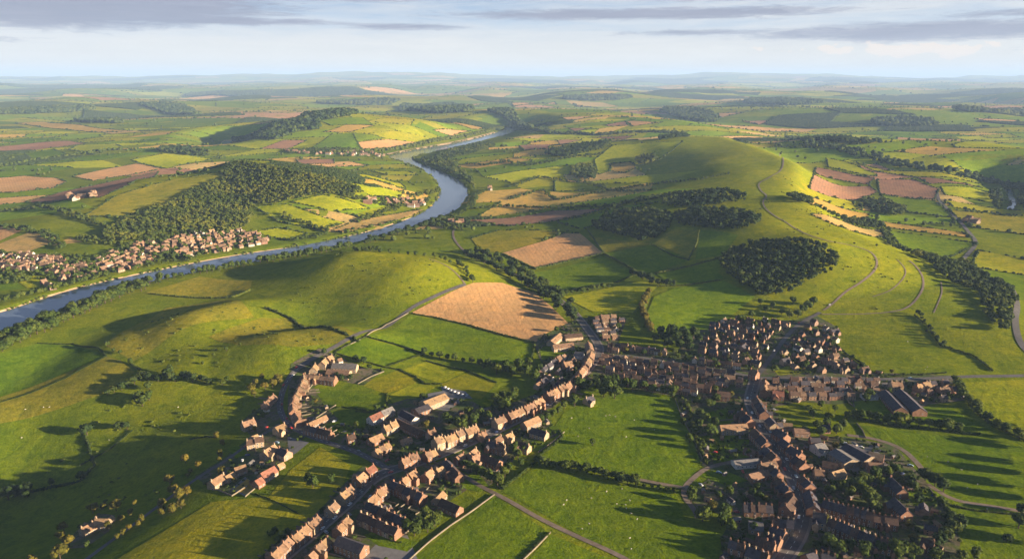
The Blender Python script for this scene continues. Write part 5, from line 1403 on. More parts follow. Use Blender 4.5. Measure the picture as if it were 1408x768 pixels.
for leaf in ("leaf", "leaf_gold", "leaf_dark"):
    CROWNS[leaf] = []
    for i in range(6):
        v, f, t = tree_mesh(np.random.default_rng(100 + i), leaf)
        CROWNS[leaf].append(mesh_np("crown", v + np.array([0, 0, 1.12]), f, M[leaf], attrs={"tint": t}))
TRUNKS = [trunk_mesh(np.random.default_rng(i)) for i in range(3)]
NTREE = 0
def tree(name, x, y, h, leaf, label, group, wide=1.0):
    """a broadleaf tree h metres tall: an Empty at the foot > trunk, crown"""
    global NTREE
    h = h * (1.4 if name == "riverside_tree" else 1.3 if name == "garden_tree" else 1.22)
    z = float(gz(x, y)); e = link(name, None, loc=(x, y, z), rz=random.uniform(0, 6.28))
    e.empty_display_size = .5
    tag(e, label, "tree", group)
    k = h / 2.02
    c = link("crown", random.choice(CROWNS[leaf]), e); c.scale = (k * wide * random.uniform(.88, 1.1), k * wide * random.uniform(.88, 1.1), k)
    t = link("trunk", random.choice(TRUNKS), e); t.scale = (k, k, k)
    NTREE += 1
    BUILT.append((x, y, h * .3))
    return e
def row(name, P, spacing, h, leaf, phrase, group, start="the west", spread=1.5, gap=.0, wide=1.0):
    L = resample(pxl(P), spacing); N = normals2(L); k = 0
    for p, n in zip(L, N):
        if random.random() < gap: continue
        q = p + n * random.gauss(0, spread)
        if road_gap(*q) < 1.5: continue
        k += 1
        tree(name, *q, h * random.uniform(.7, 1.25), leaf, f"tree, {nth(k)} from {start}, {phrase}", group, wide)
def spots(name, L, leaf, phrase, group, start="the west"):
    L = sorted(L); P = pxl([(a, b) for a, b, _ in L])
    for k, ((a, b, h), p) in enumerate(zip(L, P)):
        tree(name, *p, h, leaf, f"tree, {nth(k + 1)} from {start}, {phrase}" if len(L) > 1 else f"tree {phrase}", group)

G1 = "trees along the river bank"
row("riverside_tree", [(-10,486),(30,468),(62,456),(95,440),(130,424),(165,408),(200,398)], 9, 12, "leaf", "in the front line of the river bank belt", G1, "downstream", 2.5, wide=1.15)
row("riverside_tree", [(-10,474),(30,460),(62,447),(95,432),(130,417),(165,402),(200,392)], 10, 10.5, "leaf", "in the back line of the river bank belt", G1, "downstream", 2.5, wide=1.15)
row("riverside_tree", [(205,391),(240,383),(285,375),(330,367),(380,359),(430,350),(480,340)], 10, 9.5, "leaf", "on the bank between the dome and the town", G1, "downstream", 3, .06)
row("riverside_tree", [(500,336),(540,324),(580,312),(610,303)], 10, 9, "leaf_dark", "on the shaded bank toward the river bend", G1, "downstream", 3)
row("field_tree", [(488,343),(520,347),(560,350),(600,355),(618,362)], 14, 7, "leaf", "along the crest of the dome", "trees on the dome", "the west", 2)
row("field_tree", [(630,362),(645,382),(652,388)], 8, 6, "leaf", "at the stubble field's top corner", "trees on the dome")
G2 = "trees of the belt beside the stubble field"
row("belt_tree", [(640,352),(668,362),(695,376),(722,390),(745,402),(768,422),(790,440)], 9.5, 11.5, "leaf_dark", "in the belt above the stubble field", G2, "the west", 5)
row("belt_tree", [(652,346),(680,357),(705,367),(735,385),(757,402),(780,418),(800,434)], 10, 11, "leaf", "on the far edge of the belt above stubble", G2, "the west", 4)
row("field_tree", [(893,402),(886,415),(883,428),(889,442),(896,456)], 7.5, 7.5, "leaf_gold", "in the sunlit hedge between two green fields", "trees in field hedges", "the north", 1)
row("field_tree", [(760,408),(790,403),(815,399),(836,395)], 8.5, 7, "leaf", "in the hedge under the bright square field", "trees in field hedges", "the west", 1)
row("field_tree", [(872,378),(884,384),(897,390),(912,394),(926,394)], 7, 9, "leaf_dark", "in the dark clump where five fields meet", "trees in field hedges", "the west", 3)
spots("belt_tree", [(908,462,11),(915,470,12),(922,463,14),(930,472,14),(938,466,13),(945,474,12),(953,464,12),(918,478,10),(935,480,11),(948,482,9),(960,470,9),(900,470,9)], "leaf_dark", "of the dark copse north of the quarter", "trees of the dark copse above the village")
spots("field_tree", [(1018,442,8),(1034,437,9),(1053,428,7),(1075,433,8),(1085,437,9),(1097,436,10),(1110,426,11),(1118,420,11),(1104,430,10),(1062,424,8),(1090,418,9),(1046,419,8)], "leaf", "in the rough ground below the round wood", "trees below the round dark wood")
spots("field_tree", [(1173,575,8),(1183,577,9),(1195,578,8),(1207,580,9),(1218,581,8),(1232,583,9),(1238,585,12),(1250,584,8),(1263,586,8),(1277,588,8),(1289,589,8),(1303,592,11),(1318,593,8)], "leaf", "in the hedge across the eastern fields", "trees in the eastern hedge")
row("field_tree", [(1316,528),(1326,548),(1340,566),(1356,580),(1375,592),(1400,604)], 11, 8.5, "leaf", "in the diagonal hedge of the eastern fields", "trees in the eastern hedge", "the north", 2)
row("field_tree", [(742,640),(770,643),(800,648),(830,655),(850,661),(873,667)], 5.5, 6.2, "leaf", "in the tall hedge below the sheep field", "trees in the hedge between sheep fields", "the west", .8, wide=1.25)
row("field_tree", [(885,669),(905,673),(925,677),(938,681)], 6, 4, "leaf", "in the low end of the sheep field hedge", "trees in the hedge between sheep fields", "the west", .6)
row("garden_tree", [(795,534),(815,533),(838,529),(860,533),(885,538),(905,542),(925,545)], 10, 9.5, "leaf", "behind the top edge of the sheep field", "trees behind the sheep field", "the west", 3)
spots("garden_tree", [(790,558,10),(776,562,7),(768,568,6),(760,572,6),(752,577,6),(744,580,6),(838,541,13),(845,548,11),(830,545,9)], "leaf", "along the upper edge of the sheep field", "trees behind the sheep field")
spots("field_tree", [(815,612,6)], "leaf", "alone in the middle of the sheep field, casting a long shadow", None)
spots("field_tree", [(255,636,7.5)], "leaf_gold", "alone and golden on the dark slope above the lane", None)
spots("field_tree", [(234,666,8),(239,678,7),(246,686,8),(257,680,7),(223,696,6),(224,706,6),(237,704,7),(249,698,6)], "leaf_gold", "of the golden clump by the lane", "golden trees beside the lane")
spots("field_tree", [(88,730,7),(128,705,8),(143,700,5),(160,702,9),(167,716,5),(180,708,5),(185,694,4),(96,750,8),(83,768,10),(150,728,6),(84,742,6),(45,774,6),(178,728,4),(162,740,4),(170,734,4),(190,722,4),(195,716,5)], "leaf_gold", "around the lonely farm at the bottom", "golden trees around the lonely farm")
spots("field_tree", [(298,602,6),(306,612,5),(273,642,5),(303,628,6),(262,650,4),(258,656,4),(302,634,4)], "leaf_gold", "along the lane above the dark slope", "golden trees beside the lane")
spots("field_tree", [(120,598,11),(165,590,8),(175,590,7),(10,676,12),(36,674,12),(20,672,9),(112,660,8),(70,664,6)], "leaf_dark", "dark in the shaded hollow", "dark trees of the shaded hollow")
row("belt_tree", [(150,545),(165,536),(185,528),(205,522),(228,521),(250,523),(272,524),(288,528)], 6.5, 7.5, "leaf_dark", "in the curved shelter belt above the hollow", "trees of the shelter belt", "the west", 2.2)
spots("belt_tree", [(196,558,11),(190,552,10),(205,550,9),(234,514,9),(205,535,8),(306,530,6),(312,524,5)], "leaf", "by the curved shelter belt", "trees of the shelter belt")
row("field_tree", [(140,475),(155,482),(168,490),(180,499)], 10, 5, "leaf", "in the hedge running down from the crop field", "hedge trees on the rolling pasture", "the north", 1.5, .2)
row("field_tree", [(278,500),(296,490),(312,482),(330,476)], 14, 4.5, "leaf", "in the broken hedge across the rolling pasture", "hedge trees on the rolling pasture", "the west", 1)
spots("field_tree", [(383,527,9),(375,532,8),(365,535,7),(352,530,7),(346,538,8),(350,545,6),(360,522,6)], "leaf_gold", "beside the west road bend", "trees beside the west road")
spots("field_tree", [(425,666,8.5),(430,670,9),(456,664,7)], "leaf", "in the green below the road fork", "trees on the green below the fork")
spots("garden_tree", [(390,742,6),(396,736,5),(372,738,5),(384,748,5),(378,732,4)], "leaf", "behind the lowest terrace", "trees behind the lowest terrace")
spots("garden_tree", [(635,590,9),(652,583,9),(670,578,8),(640,582,8),(628,586,8),(660,575,8),(618,584,8),(612,578,7),(645,572,8)], "leaf", "in the grove behind the tall terrace", "trees in the grove behind the main street")
spots("garden_tree", [(686,560,9),(694,564,10),(703,552,9),(708,546,9),(682,552,8),(698,556,8),(690,548,7)], "leaf", "in the row behind the long upper terrace", "trees in the grove behind the main street")
row("field_tree", [(583,487),(600,491),(622,494),(645,499),(668,502),(690,510),(715,512)], 10, 6.5, "leaf", "in the hedge below the long green field", "trees in field hedges", "the west", 2, .1)
spots("garden_tree", [(683,514,10),(695,510,11),(715,508,11),(725,515,10),(665,506,6),(735,522,9),(704,516,9),(742,512,8),(728,502,8)], "leaf", "at the hollow's edge above the green fields", "trees around the hollow")
spots("garden_tree", [(647,648,7),(655,652,7),(662,656,8),(670,660,8),(676,663,6),(640,643,6),(684,668,9),(694,656,8),(700,648,7),(712,630,7),(706,622,8),(722,622,6),(716,640,6)], "leaf", "beside the track garden wall", "trees beside the farm track")
spots("garden_tree", [(560,712,6),(567,717,6),(575,728,8),(570,736,7),(560,732,8),(590,720,9),(597,723,8),(603,718,7),(588,731,7),(584,705,5),(540,742,4),(553,722,6)], "leaf", "in the long gardens above the stone wall", "trees in the long gardens")
spots("garden_tree", [(463,520,6),(470,523,6),(482,522,6),(445,487,6),(500,500,7),(489,496,6),(508,508,5),(476,519,6)], "leaf_dark", "around the long sheds", "trees around the long sheds")
spots("garden_tree", [(1155,676,8),(1146,672,7),(1176,672,9),(1188,665,9),(1182,680,9),(1195,698,12),(1190,684,9),(1203,658,9),(1166,684,8),(1218,655,8),(1230,652,8),(1212,670,8),(1140,680,7)], "leaf", "in the park between works and long terraces", "trees in the park")
spots("garden_tree", [(1272,660,9),(1285,668,10),(1297,676,10),(1255,676,8),(1308,735,10),(1318,726,9),(1300,744,9),(1290,752,9),(1250,665,7),(1262,690,6),(1305,716,7)], "leaf_dark", "on the eastern rim of the village", "trees on the eastern rim of the village")
spots("garden_tree", [(1140,756,10),(1152,762,9),(1187,765,9),(1233,768,11),(1210,760,7),(1255,764,8),(1168,757,7),(1285,768,7),(1340,768,7),(1320,772,7)], "leaf", "at the foot of the village", "trees at the foot of the village")
spots("garden_tree", [(966,716,10),(972,708,7),(950,690,7),(952,680,6),(996,712,9),(992,722,8),(1004,730,7),(988,684,5),(1002,680,6),(1034,683,6),(1044,686,5),(1040,674,5),(1036,730,6)], "leaf", "below the track junction", "trees below the track junction")
spots("garden_tree", [(978,602,11),(970,580,8),(962,588,7),(948,608,7),(955,598,7),(940,584,6),(945,562,6),(958,556,7),(975,560,8),(990,634,5),(1010,632,5),(1030,626,5),(965,618,6),(985,552,7)], "leaf", "in the gardens east of the sheep field", "trees in the gardens east of the sheep field")
spots("garden_tree", [(1124,592,8),(1130,600,8),(1118,574,7),(1140,578,7),(1150,596,8),(1158,588,7),(1136,586,7),(1166,576,7),(1112,566,6),(1195,547,8),(1190,552,7),(1128,560,6),(1105,596,6),(1148,566,6)], "leaf", "in the wild gardens below the east road", "trees in the wild gardens")
spots("garden_tree", [(1064,512,7),(1107,506,7),(1030,497,6),(1002,500,5),(1172,494,5),(1095,498,5),(985,505,6)], "leaf", "between the houses near the crossroads", "trees near the crossroads")
spots("field_tree", [(1400,726,10),(1404,705,7),(1384,745,6)], "leaf_dark", "at the field edge farthest east", "trees of the far eastern field edge")
row("field_tree", [(1258,432),(1270,440),(1282,456),(1290,470),(1295,478)], 9, 5.5, "leaf_dark", "in the ragged hedge down the bare hill", "hedge trees on the bare hill", "the north", 2, .15)
row("field_tree", [(1086,342),(1100,341),(1204,338)], 40, 4, "leaf", "by the hill track", "trees by the hill track")
k = 0
cand = np.concatenate([fill_poly(pxl(Q), 13) for Q in YARDS[:5]] + [fill_poly(pxl(Q[0]), 11) for Q in QUARTERS]); RNG.shuffle(cand)
for q in cand:
    if k >= 115: break
    if road_gap(*q) < 4.5 or not free(q[0], q[1], 2.4, .85): continue
    k += 1; tree("garden_tree", q[0], q[1], random.uniform(3.2, 6.5), random.choice(["leaf", "leaf", "leaf_dark", "leaf_gold"]), "small round tree among the houses and back gardens of the village", "small trees of the back gardens")
spots("belt_tree", [(1422,590,12),(1428,618,13),(1424,640,11),(1432,655,13),(1426,672,12),(1436,690,12),(1428,728,11),(1440,748,12)], "leaf_dark", "on the far rim of the dark eastern field", "trees on the far rim of the eastern field", "the north")
# bushes and greenery of the gardens: nobody could count it
P = np.concatenate([fill_poly(pxl(P), 6.0) for P in YARDS])
d = vnoise(P[:, 0] / 22, P[:, 1] / 22, 77)
keep = np.array([dd > .40 and free(p[0], p[1], .6, 1.0) and road_gap(*p) > 3.2 for p, dd in zip(P, d)])
P = P[keep]; R = RNG.uniform(.8, 2.3, len(P))
stuff("garden_shrubbery", scatter("garden_shrubbery", CLOUDS, stem_mid(P, R, .8), R, M["leaf"]))
P = np.concatenate([fill_poly(pxl(p), 11) for p in TOWNS_PX]); P = P[(river_sd(P) > 12)]
P = P[np.array([free(p[0], p[1], 2.5, .8) for p in P])]; R = RNG.uniform(2.5, 5.5, len(P))
stuff("town_greenery", scatter("town_greenery", CLOUDS, stem_mid(P, R, .9), R, M["leaf"]))
# rough scrub on the steeper pastures, reeds and bushes at the water's edge
def hill_scrub():
    P = np.concatenate([fill_poly(pxl(q), 5.0) for q in ([(1100,335),(1195,348),(1205,372),(1160,402),(1130,425),(1105,400),(1150,372),(1150,345)], [(1200,345),(1260,365),(1300,410),(1270,440),(1180,425),(1205,380)], [(380,400),(470,345),(600,360),(630,385),(560,425),(490,455),(400,440)], [(150,480),(230,430),(330,415),(440,445),(470,470),(330,500),(200,520)], [(1030,290),(1080,240),(1110,270),(1150,320),(1100,325)], [(0,600),(150,560),(330,545),(280,640),(150,720),(0,740)])])
    k = (vnoise(P[:, 0] / 26, P[:, 1] / 26, 91) > .66) & (RNG.random(len(P)) < .15); P = P[k]
    R = RNG.uniform(.25, 1.0, len(P)) ** 1.5 * 1.1 + .2
    return scatter("scrub", BLOB1, stem_mid(P, R, .35), R, M["leaf"], wide=1.4)
stuff("scrub", hill_scrub())
E_ = np.concatenate([resample(RIVER, 3.0), resample(BECK, 4)]); E_ = E_[(vnoise(E_[:, 0] / 30, E_[:, 1] / 30, 93) > .42)]
E_ = E_ + RNG.normal(size=E_.shape) * 2.5; E_ = E_[(np.abs(river_sd(E_)) < 9) & (river_sd(E_) > -2)]
R = RNG.uniform(.6, 2.4, len(E_)) * np.where(E_[:, 1] > 2200, 1.5, 1)
stuff("bank_scrub", scatter("bank_scrub", BLOB1, np.column_stack([E_, np.maximum(gz(E_[:, 0], E_[:, 1]), WATER_Z) + R * .5]), R, M["leaf"], wide=1.2))
import collections; print(collections.Counter(o.name.split('.')[0] for o in bpy.data.objects if o.parent is None))

# ---------------------------------------------------------------- hedges and walls near by
def hedge(P, r, label, leaf="leaf", name="hedge", wild=.35):
    L = resample(pxl(P), r * .9); N = normals2(L)
    xy = L + N * RNG.normal(size=(len(L), 1)) * r * .25
    k = np.array([road_gap(*p) > .4 for p in xy]); xy = xy[k]
    R = r * RNG.uniform(1 - wild, 1 + wild, len(xy))
    me = scatter(name, CLOUDS if xy[:, 1].mean() < 900 else BLOB1, stem_mid(xy, R, .7), R, M[leaf])
    return tag(link(name, me), label, "hedge", "hedges between the near fields")
HEDGES = [
 ([(461,485),(503,464),(506,462)], 1.0, "hedge along the west road beside the first small field"),
 ([(503,463),(545,474),(583,486)], 1.3, "dark hedge dividing the two green fields below the stubble"),
 ([(530,505),(555,496),(583,487)], 1.2, "hedge between small green field and the narrow strip"),
 ([(461,486),(495,495),(530,505),(549,508)], 1.0, "hedge behind the long sheds"),
 ([(566,431),(600,437),(640,446),(682,458),(737,472)], 1.2, "straight hedge under the big stubble field"),
 ([(735,474),(732,490),(730,502)], 1.4, "short hedge below the stubble field corner"),
 ([(586,496),(615,504),(645,511),(682,526)], 1.1, "hedge across the bright meadows behind the works"),
 ([(549,508),(571,518),(585,528),(606,528)], 1.1, "hedge curving past the bright meadow"),
 ([(532,541),(532,560),(510,567),(490,566)], 1.0, "hedge closing the green hollow field"),
 ([(452,565),(470,560),(503,564)], 1.0, "hedge above the lowest little field"),
 ([(-10,556),(40,541),(90,520),(146,490)], .8, "thin dark hedge between the crop field and the olive field"),
 ([(52,472),(100,473),(135,478),(146,489)], 1.0, "hedge along the top of the dark crop field"),
 ([(180,500),(195,510),(190,520)], 1.4, "hedge end dropping into the shelter belt"),
 ([(90,500) if False else (205,404),(255,409),(320,409),(344,399)], 1.4, "hedge under the pale stubble on the river slope"),
 ([(366,424),(400,438),(440,450),(480,462),(492,470)], 2.0, "dark hedge at the foot of the dome"),
 ([(300,602),(285,600),(262,604)], .9, "overgrown hedge in the dark pasture"),
 ([(0,700) if False else (0,672),(60,668),(110,662),(130,640),(118,600)], 1.5, "sunken hedge through the shaded hollow"),
 ([(110,640),(150,618),(182,592)], .9, "faint hedge climbing the shaded hollow"),
 ([(700,663),(690,672),(722,648),(735,636)][::-1], 1.4, "hedge at the corner of track and upper sheep field"),
 ([(712,775),(735,752),(757,732)], .9, "low hedge between the two lowest fields"),
 ([(768,592),(774,600),(762,612),(748,622),(735,634)], 1.4, "hedge bordering the slate house's garden"),
 ([(948,560),(952,590),(960,612),(972,638)], 1.5, "ragged hedge on the east side of the sheep field"),
 ([(1180,576),(1230,586),(1290,592),(1345,598)], 1.6, "hedge bottom between the eastern fields"),
 ([(1317,528),(1335,560),(1365,586),(1408,606)], 1.8, "diagonal hedge closing the bright eastern field"),
 ([(1290,690),(1330,700),(1400,708)], 1.0, "hedge along the eastern farm track"),
 ([(1300,692),(1306,706),(1312,724)], 2.0, "clipped green hedge at the village's eastern edge"),
 ([(1200,520),(1250,516),(1300,513)], 1.2, "hedge on the north side of the east road"),
 ([(1145,470),(1165,488),(1195,506)], 1.2, "dark hedge between the sloping houses and the hill"),
 ([(1258,434),(1275,448),(1292,474),(1340,490),(1365,510)], 1.3, "long ragged hedge across the foot of the bare hill"),
 ([(896,456),(883,430),(893,402)], 1.8, "thick hedge between the two green fields"),
 ([(902,376),(950,366),(1001,352)], 1.5, "hedge on the slope below the triangular wood"),
 ([(896,336),(925,352),(947,358)], 1.3, "hedge between wood and the five-field corner"),
 ([(905,394),(950,391),(990,385)], 1.0, "hedge across the fields west of the round wood"),
 ([(829,348),(855,362),(880,376)], 1.5, "straight hedge running from the pink field"),
 ([(737,369),(780,360),(829,349)], 1.6, "hedge under the pink stubble field"),
 ([(690,349),(715,360),(737,370)], 1.5, "hedge on the lower side of the pink stubble field"),
 ([(808,316),(820,334),(831,348)], 1.2, "pale-edged hedge above the pink stubble field"),
 ([(961,316),(958,335),(947,356)], 1.0, "narrow hedge below the middle wood"),
 ([(757,402),(800,396),(848,388),(876,377)], 1.2, "hedge between the two green squares near the belt"),
 ([(340,790),(375,752),(402,730)], 1.2, "hedge behind the lowest terrace"),
 ([(302,693) if False else (350,678),(380,690),(410,706)], .6, "thin fence-like hedge across the golden green"),
]
for P, r, lab in HEDGES: hedge(P, r, lab, "leaf_dark" if "dark" in lab or "shaded" in lab or "sunken" in lab else "leaf")

def wall(P, label, h=1.1, w=.5, mat="stonewall"):
    o = link("stone_wall", ribbon(pxl(P), w, 1, M[mat], "stone_wall", step=4, thick=h)); tag(o, label, "wall", None, "thing")
for P, lab in [
 ([(557,775),(590,745),(620,722),(650,702),(680,680)], "long pale stone wall between the long gardens and the lowest field"),
 ([(757,732),(738,752),(714,775)], "stone wall dividing the two lowest fields"),
 ([(686,672),(705,660),(725,644)], "short stone wall at the foot of the track gardens"),
 ([(740,622),(760,608),(776,594)], "stone wall round the slate house garden"),
 ([(461,484),(490,470),(503,463),(530,447),(562,430)], "pale stone wall following the west road uphill"),
 ([(492,528),(510,518),(528,511)], "stone wall beside the long sheds' field"),
 ([(424,582),(442,570),(462,557)], "garden wall running out from the west road curve"),
 ([(337,683),(355,668),(372,656)], "white wall below the red-roofed long house"),
 ([(286,670),(303,675),(319,682),(340,668)], "wall round the paved court in the lane hamlet"),
 ([(928,548),(938,575),(952,600),(966,632)], "stone wall on the east side of the sheep field"),
 ([(942,672),(910,668),(880,662)], "stone wall beside the sheep field footpath"),
 ([(1178,582),(1186,592),(1190,602)], "wall from the works up to the eastern hedge"),
 ([(1142,478),(1152,470),(1156,466)], "stone wall at the edge of the hill below sloping houses"),
 ([(1278,672),(1290,688),(1297,698)], "wall on the village's eastern rim"),
 ([(1166,553),(1175,560),(1172,548)], "wall end behind the back rows"),
 ([(940,468),(950,480)], "bright wall in the gardens by the dark copse"),
 ([(740,485),(746,476),(750,470)], "stone wall at the farm's green yard"),
]: wall(P, lab)
# ---------------------------------------------------------------- cars and sheep
def car_parts():
    V, F = [], []
    def loft(secs):
        b = len(V)
        for s in secs: V.extend(s)
        n = len(secs[0])
        for i in range(len(secs) - 1):
            for j in range(n): F.append((b + i * n + j, b + i * n + (j + 1) % n, b + (i + 1) * n + (j + 1) % n, b + (i + 1) * n + j))
        F.append(tuple(b + j for j in range(n))[::-1]); F.append(tuple(b + (len(secs) - 1) * n + j for j in range(n)))
    def sec(x, w, z0, z1): return [(x, -w, z0), (x, w, z0), (x, w, z1 - .1), (x, w * .9, z1), (x, -w * .9, z1), (x, -w, z1 - .1)]
    loft([sec(-2.1, .78, .35, .75), sec(-1.95, .86, .25, .88), sec(-.9, .88, .22, .93), sec(.9, .88, .22, .93), sec(1.9, .84, .25, .78), sec(2.1, .74, .35, .65)])
    loft([sec(-1.75, .76, .8, .95), sec(-1.15, .72, .8, 1.42), sec(.25, .70, .8, 1.44), sec(1.0, .76, .8, .95)])
    body = newmesh("car_body", V, F, M["carpaint"])
    V2, F2 = [], []
    def q(*p): b = len(V2); V2.extend(p); F2.append(tuple(range(b, b + len(p))))
    for s in (-1, 1):
        p = [(-1.35, s * .765, .98), (.72, s * .765, .98), (.22, s * .725, 1.34), (-1.05, s * .725, 1.34)]; q(*(p if s < 0 else p[::-1]))
    q((.96, -.68, .98), (.96, .68, .98), (.32, .64, 1.38), (.32, -.64, 1.38)); q((-1.72, .68, .98), (-1.72, -.68, .98), (-1.2, -.64, 1.38), (-1.2, .64, 1.38))
    glass = newmesh("windows", V2, F2, M["glass"])
    V3, F3 = [], []; n = 12
    for y in (-.1, .1):
        for i in range(n): V3.append((.32 * math.cos(2 * math.pi * i / n), y, .32 * math.sin(2 * math.pi * i / n)))
    for i in range(n): F3.append((i, (i + 1) % n, n + (i + 1) % n, n + i))
    F3 += [tuple(range(n))[::-1], tuple(range(n, 2 * n))]
    return body, glass, newmesh("wheel", V3, F3, M["rubber"])
CB, CG, CW = car_parts()
CARCOL = [("white", (.72, .72, .70)), ("silver", (.45, .46, .47)), ("red", (.42, .04, .03)), ("dark blue", (.03, .05, .14)), ("black", (.02, .02, .022)), ("grey", (.16, .165, .17)), ("pale blue", (.25, .36, .46))]
def car(x, y, ang, col, label, k=4.2, extra=0):
    o = link("car", CB, loc=(x, y, float(gz(x, y)) + float(lvl(y, k)) + .02 + extra), rz=ang, color=col)
    tag(o, label, "car", "cars on the village streets")
    link("windows", CG, o)
    for sx in (-1.3, 1.3):
        for sy in (-.8, .8): link("wheel", CW, o, (sx, sy, .32))
usedlab = {}
def cars_on(P, w, side, ts, where):
    P = resample(P, 2.0); N = normals2(P); k = 0
    for t in ts:
        i = int(t * (len(P) - 2)); p = P[i] + N[i] * side * (w / 2 - 1.15); d = P[i + 1] - P[i]
        nm, c = random.choice(CARCOL); key = (nm, where); usedlab[key] = usedlab.get(key, 0) + 1
        car(*p, math.atan2(d[1], d[0]) + (math.pi if side > 0 else 0), c, f"{nm} car, {nth(usedlab[key])} of that colour, {where}")
cars_on(MAIN, 8.2, -1, [.14, .17, .21, .245, .32, .345, .41, .47, .55, .57, .62, .70, .74, .83], "on the main street's south side counting uphill")
cars_on(MAIN, 8.2, 1, [.12, .15, .185, .22, .29, .36, .44, .49, .53, .59, .64, .68, .76, .80, .86], "on the main street's north side counting uphill")
cars_on(WEST, 6, 1, [.24, .31, .36, .40, .45], "on the curve of the west road, east kerb")
cars_on(WEST, 6, -1, [.08, .28, .34, .43], "on the curve of the west road, west kerb")
cars_on(SOUTH, 8.2, 1, [.12, .22, .3, .38, .46, .52, .6, .71], "on the south street, east kerb counting downhill")
cars_on(SOUTH, 8.2, -1, [.17, .27, .35, .43, .57, .66, .78], "on the south street, west kerb counting downhill")
cars_on(HILL, 5.5, 1, [.04, .09, .13], "on the hill road near the crossroads")
cars_on(EASTW, 6.2, 1, [.42, .5, .58, .7], "on the east road past the crossroads")
cars_on(LANE, 4.2, 1, [.12, .2], "parked on the lane to the lonely farm")
for k, (p, cw) in enumerate(zip(pxl([(612,533),(616,535),(620,537),(625,539),(630,541),(636,543),(642,544)]), [0, 0, 1, 0, 0, 0, 1])):
    nm, c = CARCOL[cw]; car(*p, math.radians(70), c, f"{nm} van-like car, {nth(k + 1)} from the west in the works yard row", 3.4)

def sheep_mesh():
    v, f, _ = BLOB1[0]; V = v * np.array([.62, .36, .38]) + np.array([0, 0, .62])
    v2, f2 = ico(0); H = v2 * np.array([.2, .13, .15]) + np.array([.72, 0, .86])
    VV = [V, H]; FF = [f, f2 + len(V)]; base = len(V) + len(H)
    legs = []
    for x in (-.38, .38):
        for y in (-.18, .18):
            b = base; a = .055
            VV.append(np.array([(x + i * a, y + j * a, z) for z in (-.05, .5) for i, j in ((-1, -1), (1, -1), (1, 1), (-1, 1))])); base += 8
            legs += [(b, b + 1, b + 5, b + 4), (b + 1, b + 2, b + 6, b + 5), (b + 2, b + 3, b + 7, b + 6), (b + 3, b, b + 4, b + 7)]
    F = [tuple(map(int, t)) for t in np.concatenate(FF)] + legs
    return newmesh("sheep", np.concatenate(VV), F, M["wool"])
SH = sheep_mesh()
def flock(L, where):
    for u, v in L:
        x, y = px(u, v)[0]
        o = link("sheep", SH, loc=(x, y, float(gz(x, y)) + float(lvl(y, 2.2))), rz=random.uniform(0, 6.28)); o.scale = (.95,) * 3
        tag(o, f"small white sheep grazing in the {where}", "sheep", f"sheep grazing in the {where}")
flock([(786,575),(810,589),(833,572),(838,571),(861,601),(900,591),(872,578),(795,600),(846,573)], "field above the long hedge")
flock([(834,676),(813,685),(779,688),(775,694),(866,688),(860,694),(861,699),(868,706),(848,693),(810,720),(866,740),(855,672),(800,727),(876,714),(868,755)], "field below the long hedge")
flock([(1322,646),(1330,671),(1344,666),(1357,700),(1275,628),(1303,635)], "dark eastern field")
flock([(1275,505),(1248,470),(1272,508)], "pasture at the foot of the hill")
flock([(60,560),(35,563),(68,560),(150,605),(245,560),(30,602)], "shaded western pasture")

# walls between the back gardens of the terraces, and cars left behind the houses
def garden_wall(p, q, label):
    o = link("garden_wall", ribbon(np.array([p, q]), .35, 1, M["stonewall"], "garden_wall", step=4, thick=1.2)); tag(o, label, "wall", "low walls dividing the back gardens of the terraces", "thing")
for o in [o for o in bpy.data.objects if o.get('category') == "terraced house"]:
    a = o.rotation_euler.z; bx = max(abs(v.co.x) for v in o.data.vertices); by = max(abs(v.co.y) for v in o.data.vertices)
    c, s = math.cos(a), math.sin(a); loc = np.array(o.location[:2])
    P0 = loc + np.array([c * bx - s * (by + .2), s * bx + c * (by + .2)]); d = np.array([-s, c]) * random.uniform(7, 14)
    P1 = P0 + d
    if road_gap(*P1) < 1 or not all(free(*(P0 + d * t), .3, .8) for t in (.5, .75, 1)): continue
    garden_wall(P0, P1, "low stone wall dividing the back gardens behind a terrace")
k = 0
for p in sp:
    if k >= 34: break
    if road_gap(*p) < 4 or p[1] > 640 or not free(p[0], p[1], 2.2, 1.0) or road_gap(*p) > 30: continue
    k += 1; nm, cc = random.choice(CARCOL)
    o = car(p[0], p[1], random.uniform(0, 6.28), cc, None, 3.4)
    BUILT.append((p[0], p[1], 2.5))
for o in bpy.data.objects:
    if o.get('category') == "car" and not o.get('label'):
        o['label'] = "small car parked off the road behind the village houses"; o['group'] = "cars parked behind the village houses"
# ---------------------------------------------------------------- light, sky, air, camera
SUN_AZ_VEC = Vector((1.0, -0.30, 0)).normalized()     # towards the sun, on the ground
SUN_EL = math.radians(11.0)
sd = bpy.data.lights.new("sun", 'SUN'); sd.energy = 5.0; sd.angle = math.radians(.5); sd.color = (1.0, .80, .56)
so = link("sun", sd)
tosun = Vector((SUN_AZ_VEC.x * math.cos(SUN_EL), SUN_AZ_VEC.y * math.cos(SUN_EL), math.sin(SUN_EL)))
so.rotation_euler = tosun.to_track_quat('Z', 'Y').to_euler()
so.location = (500, -200, 900)

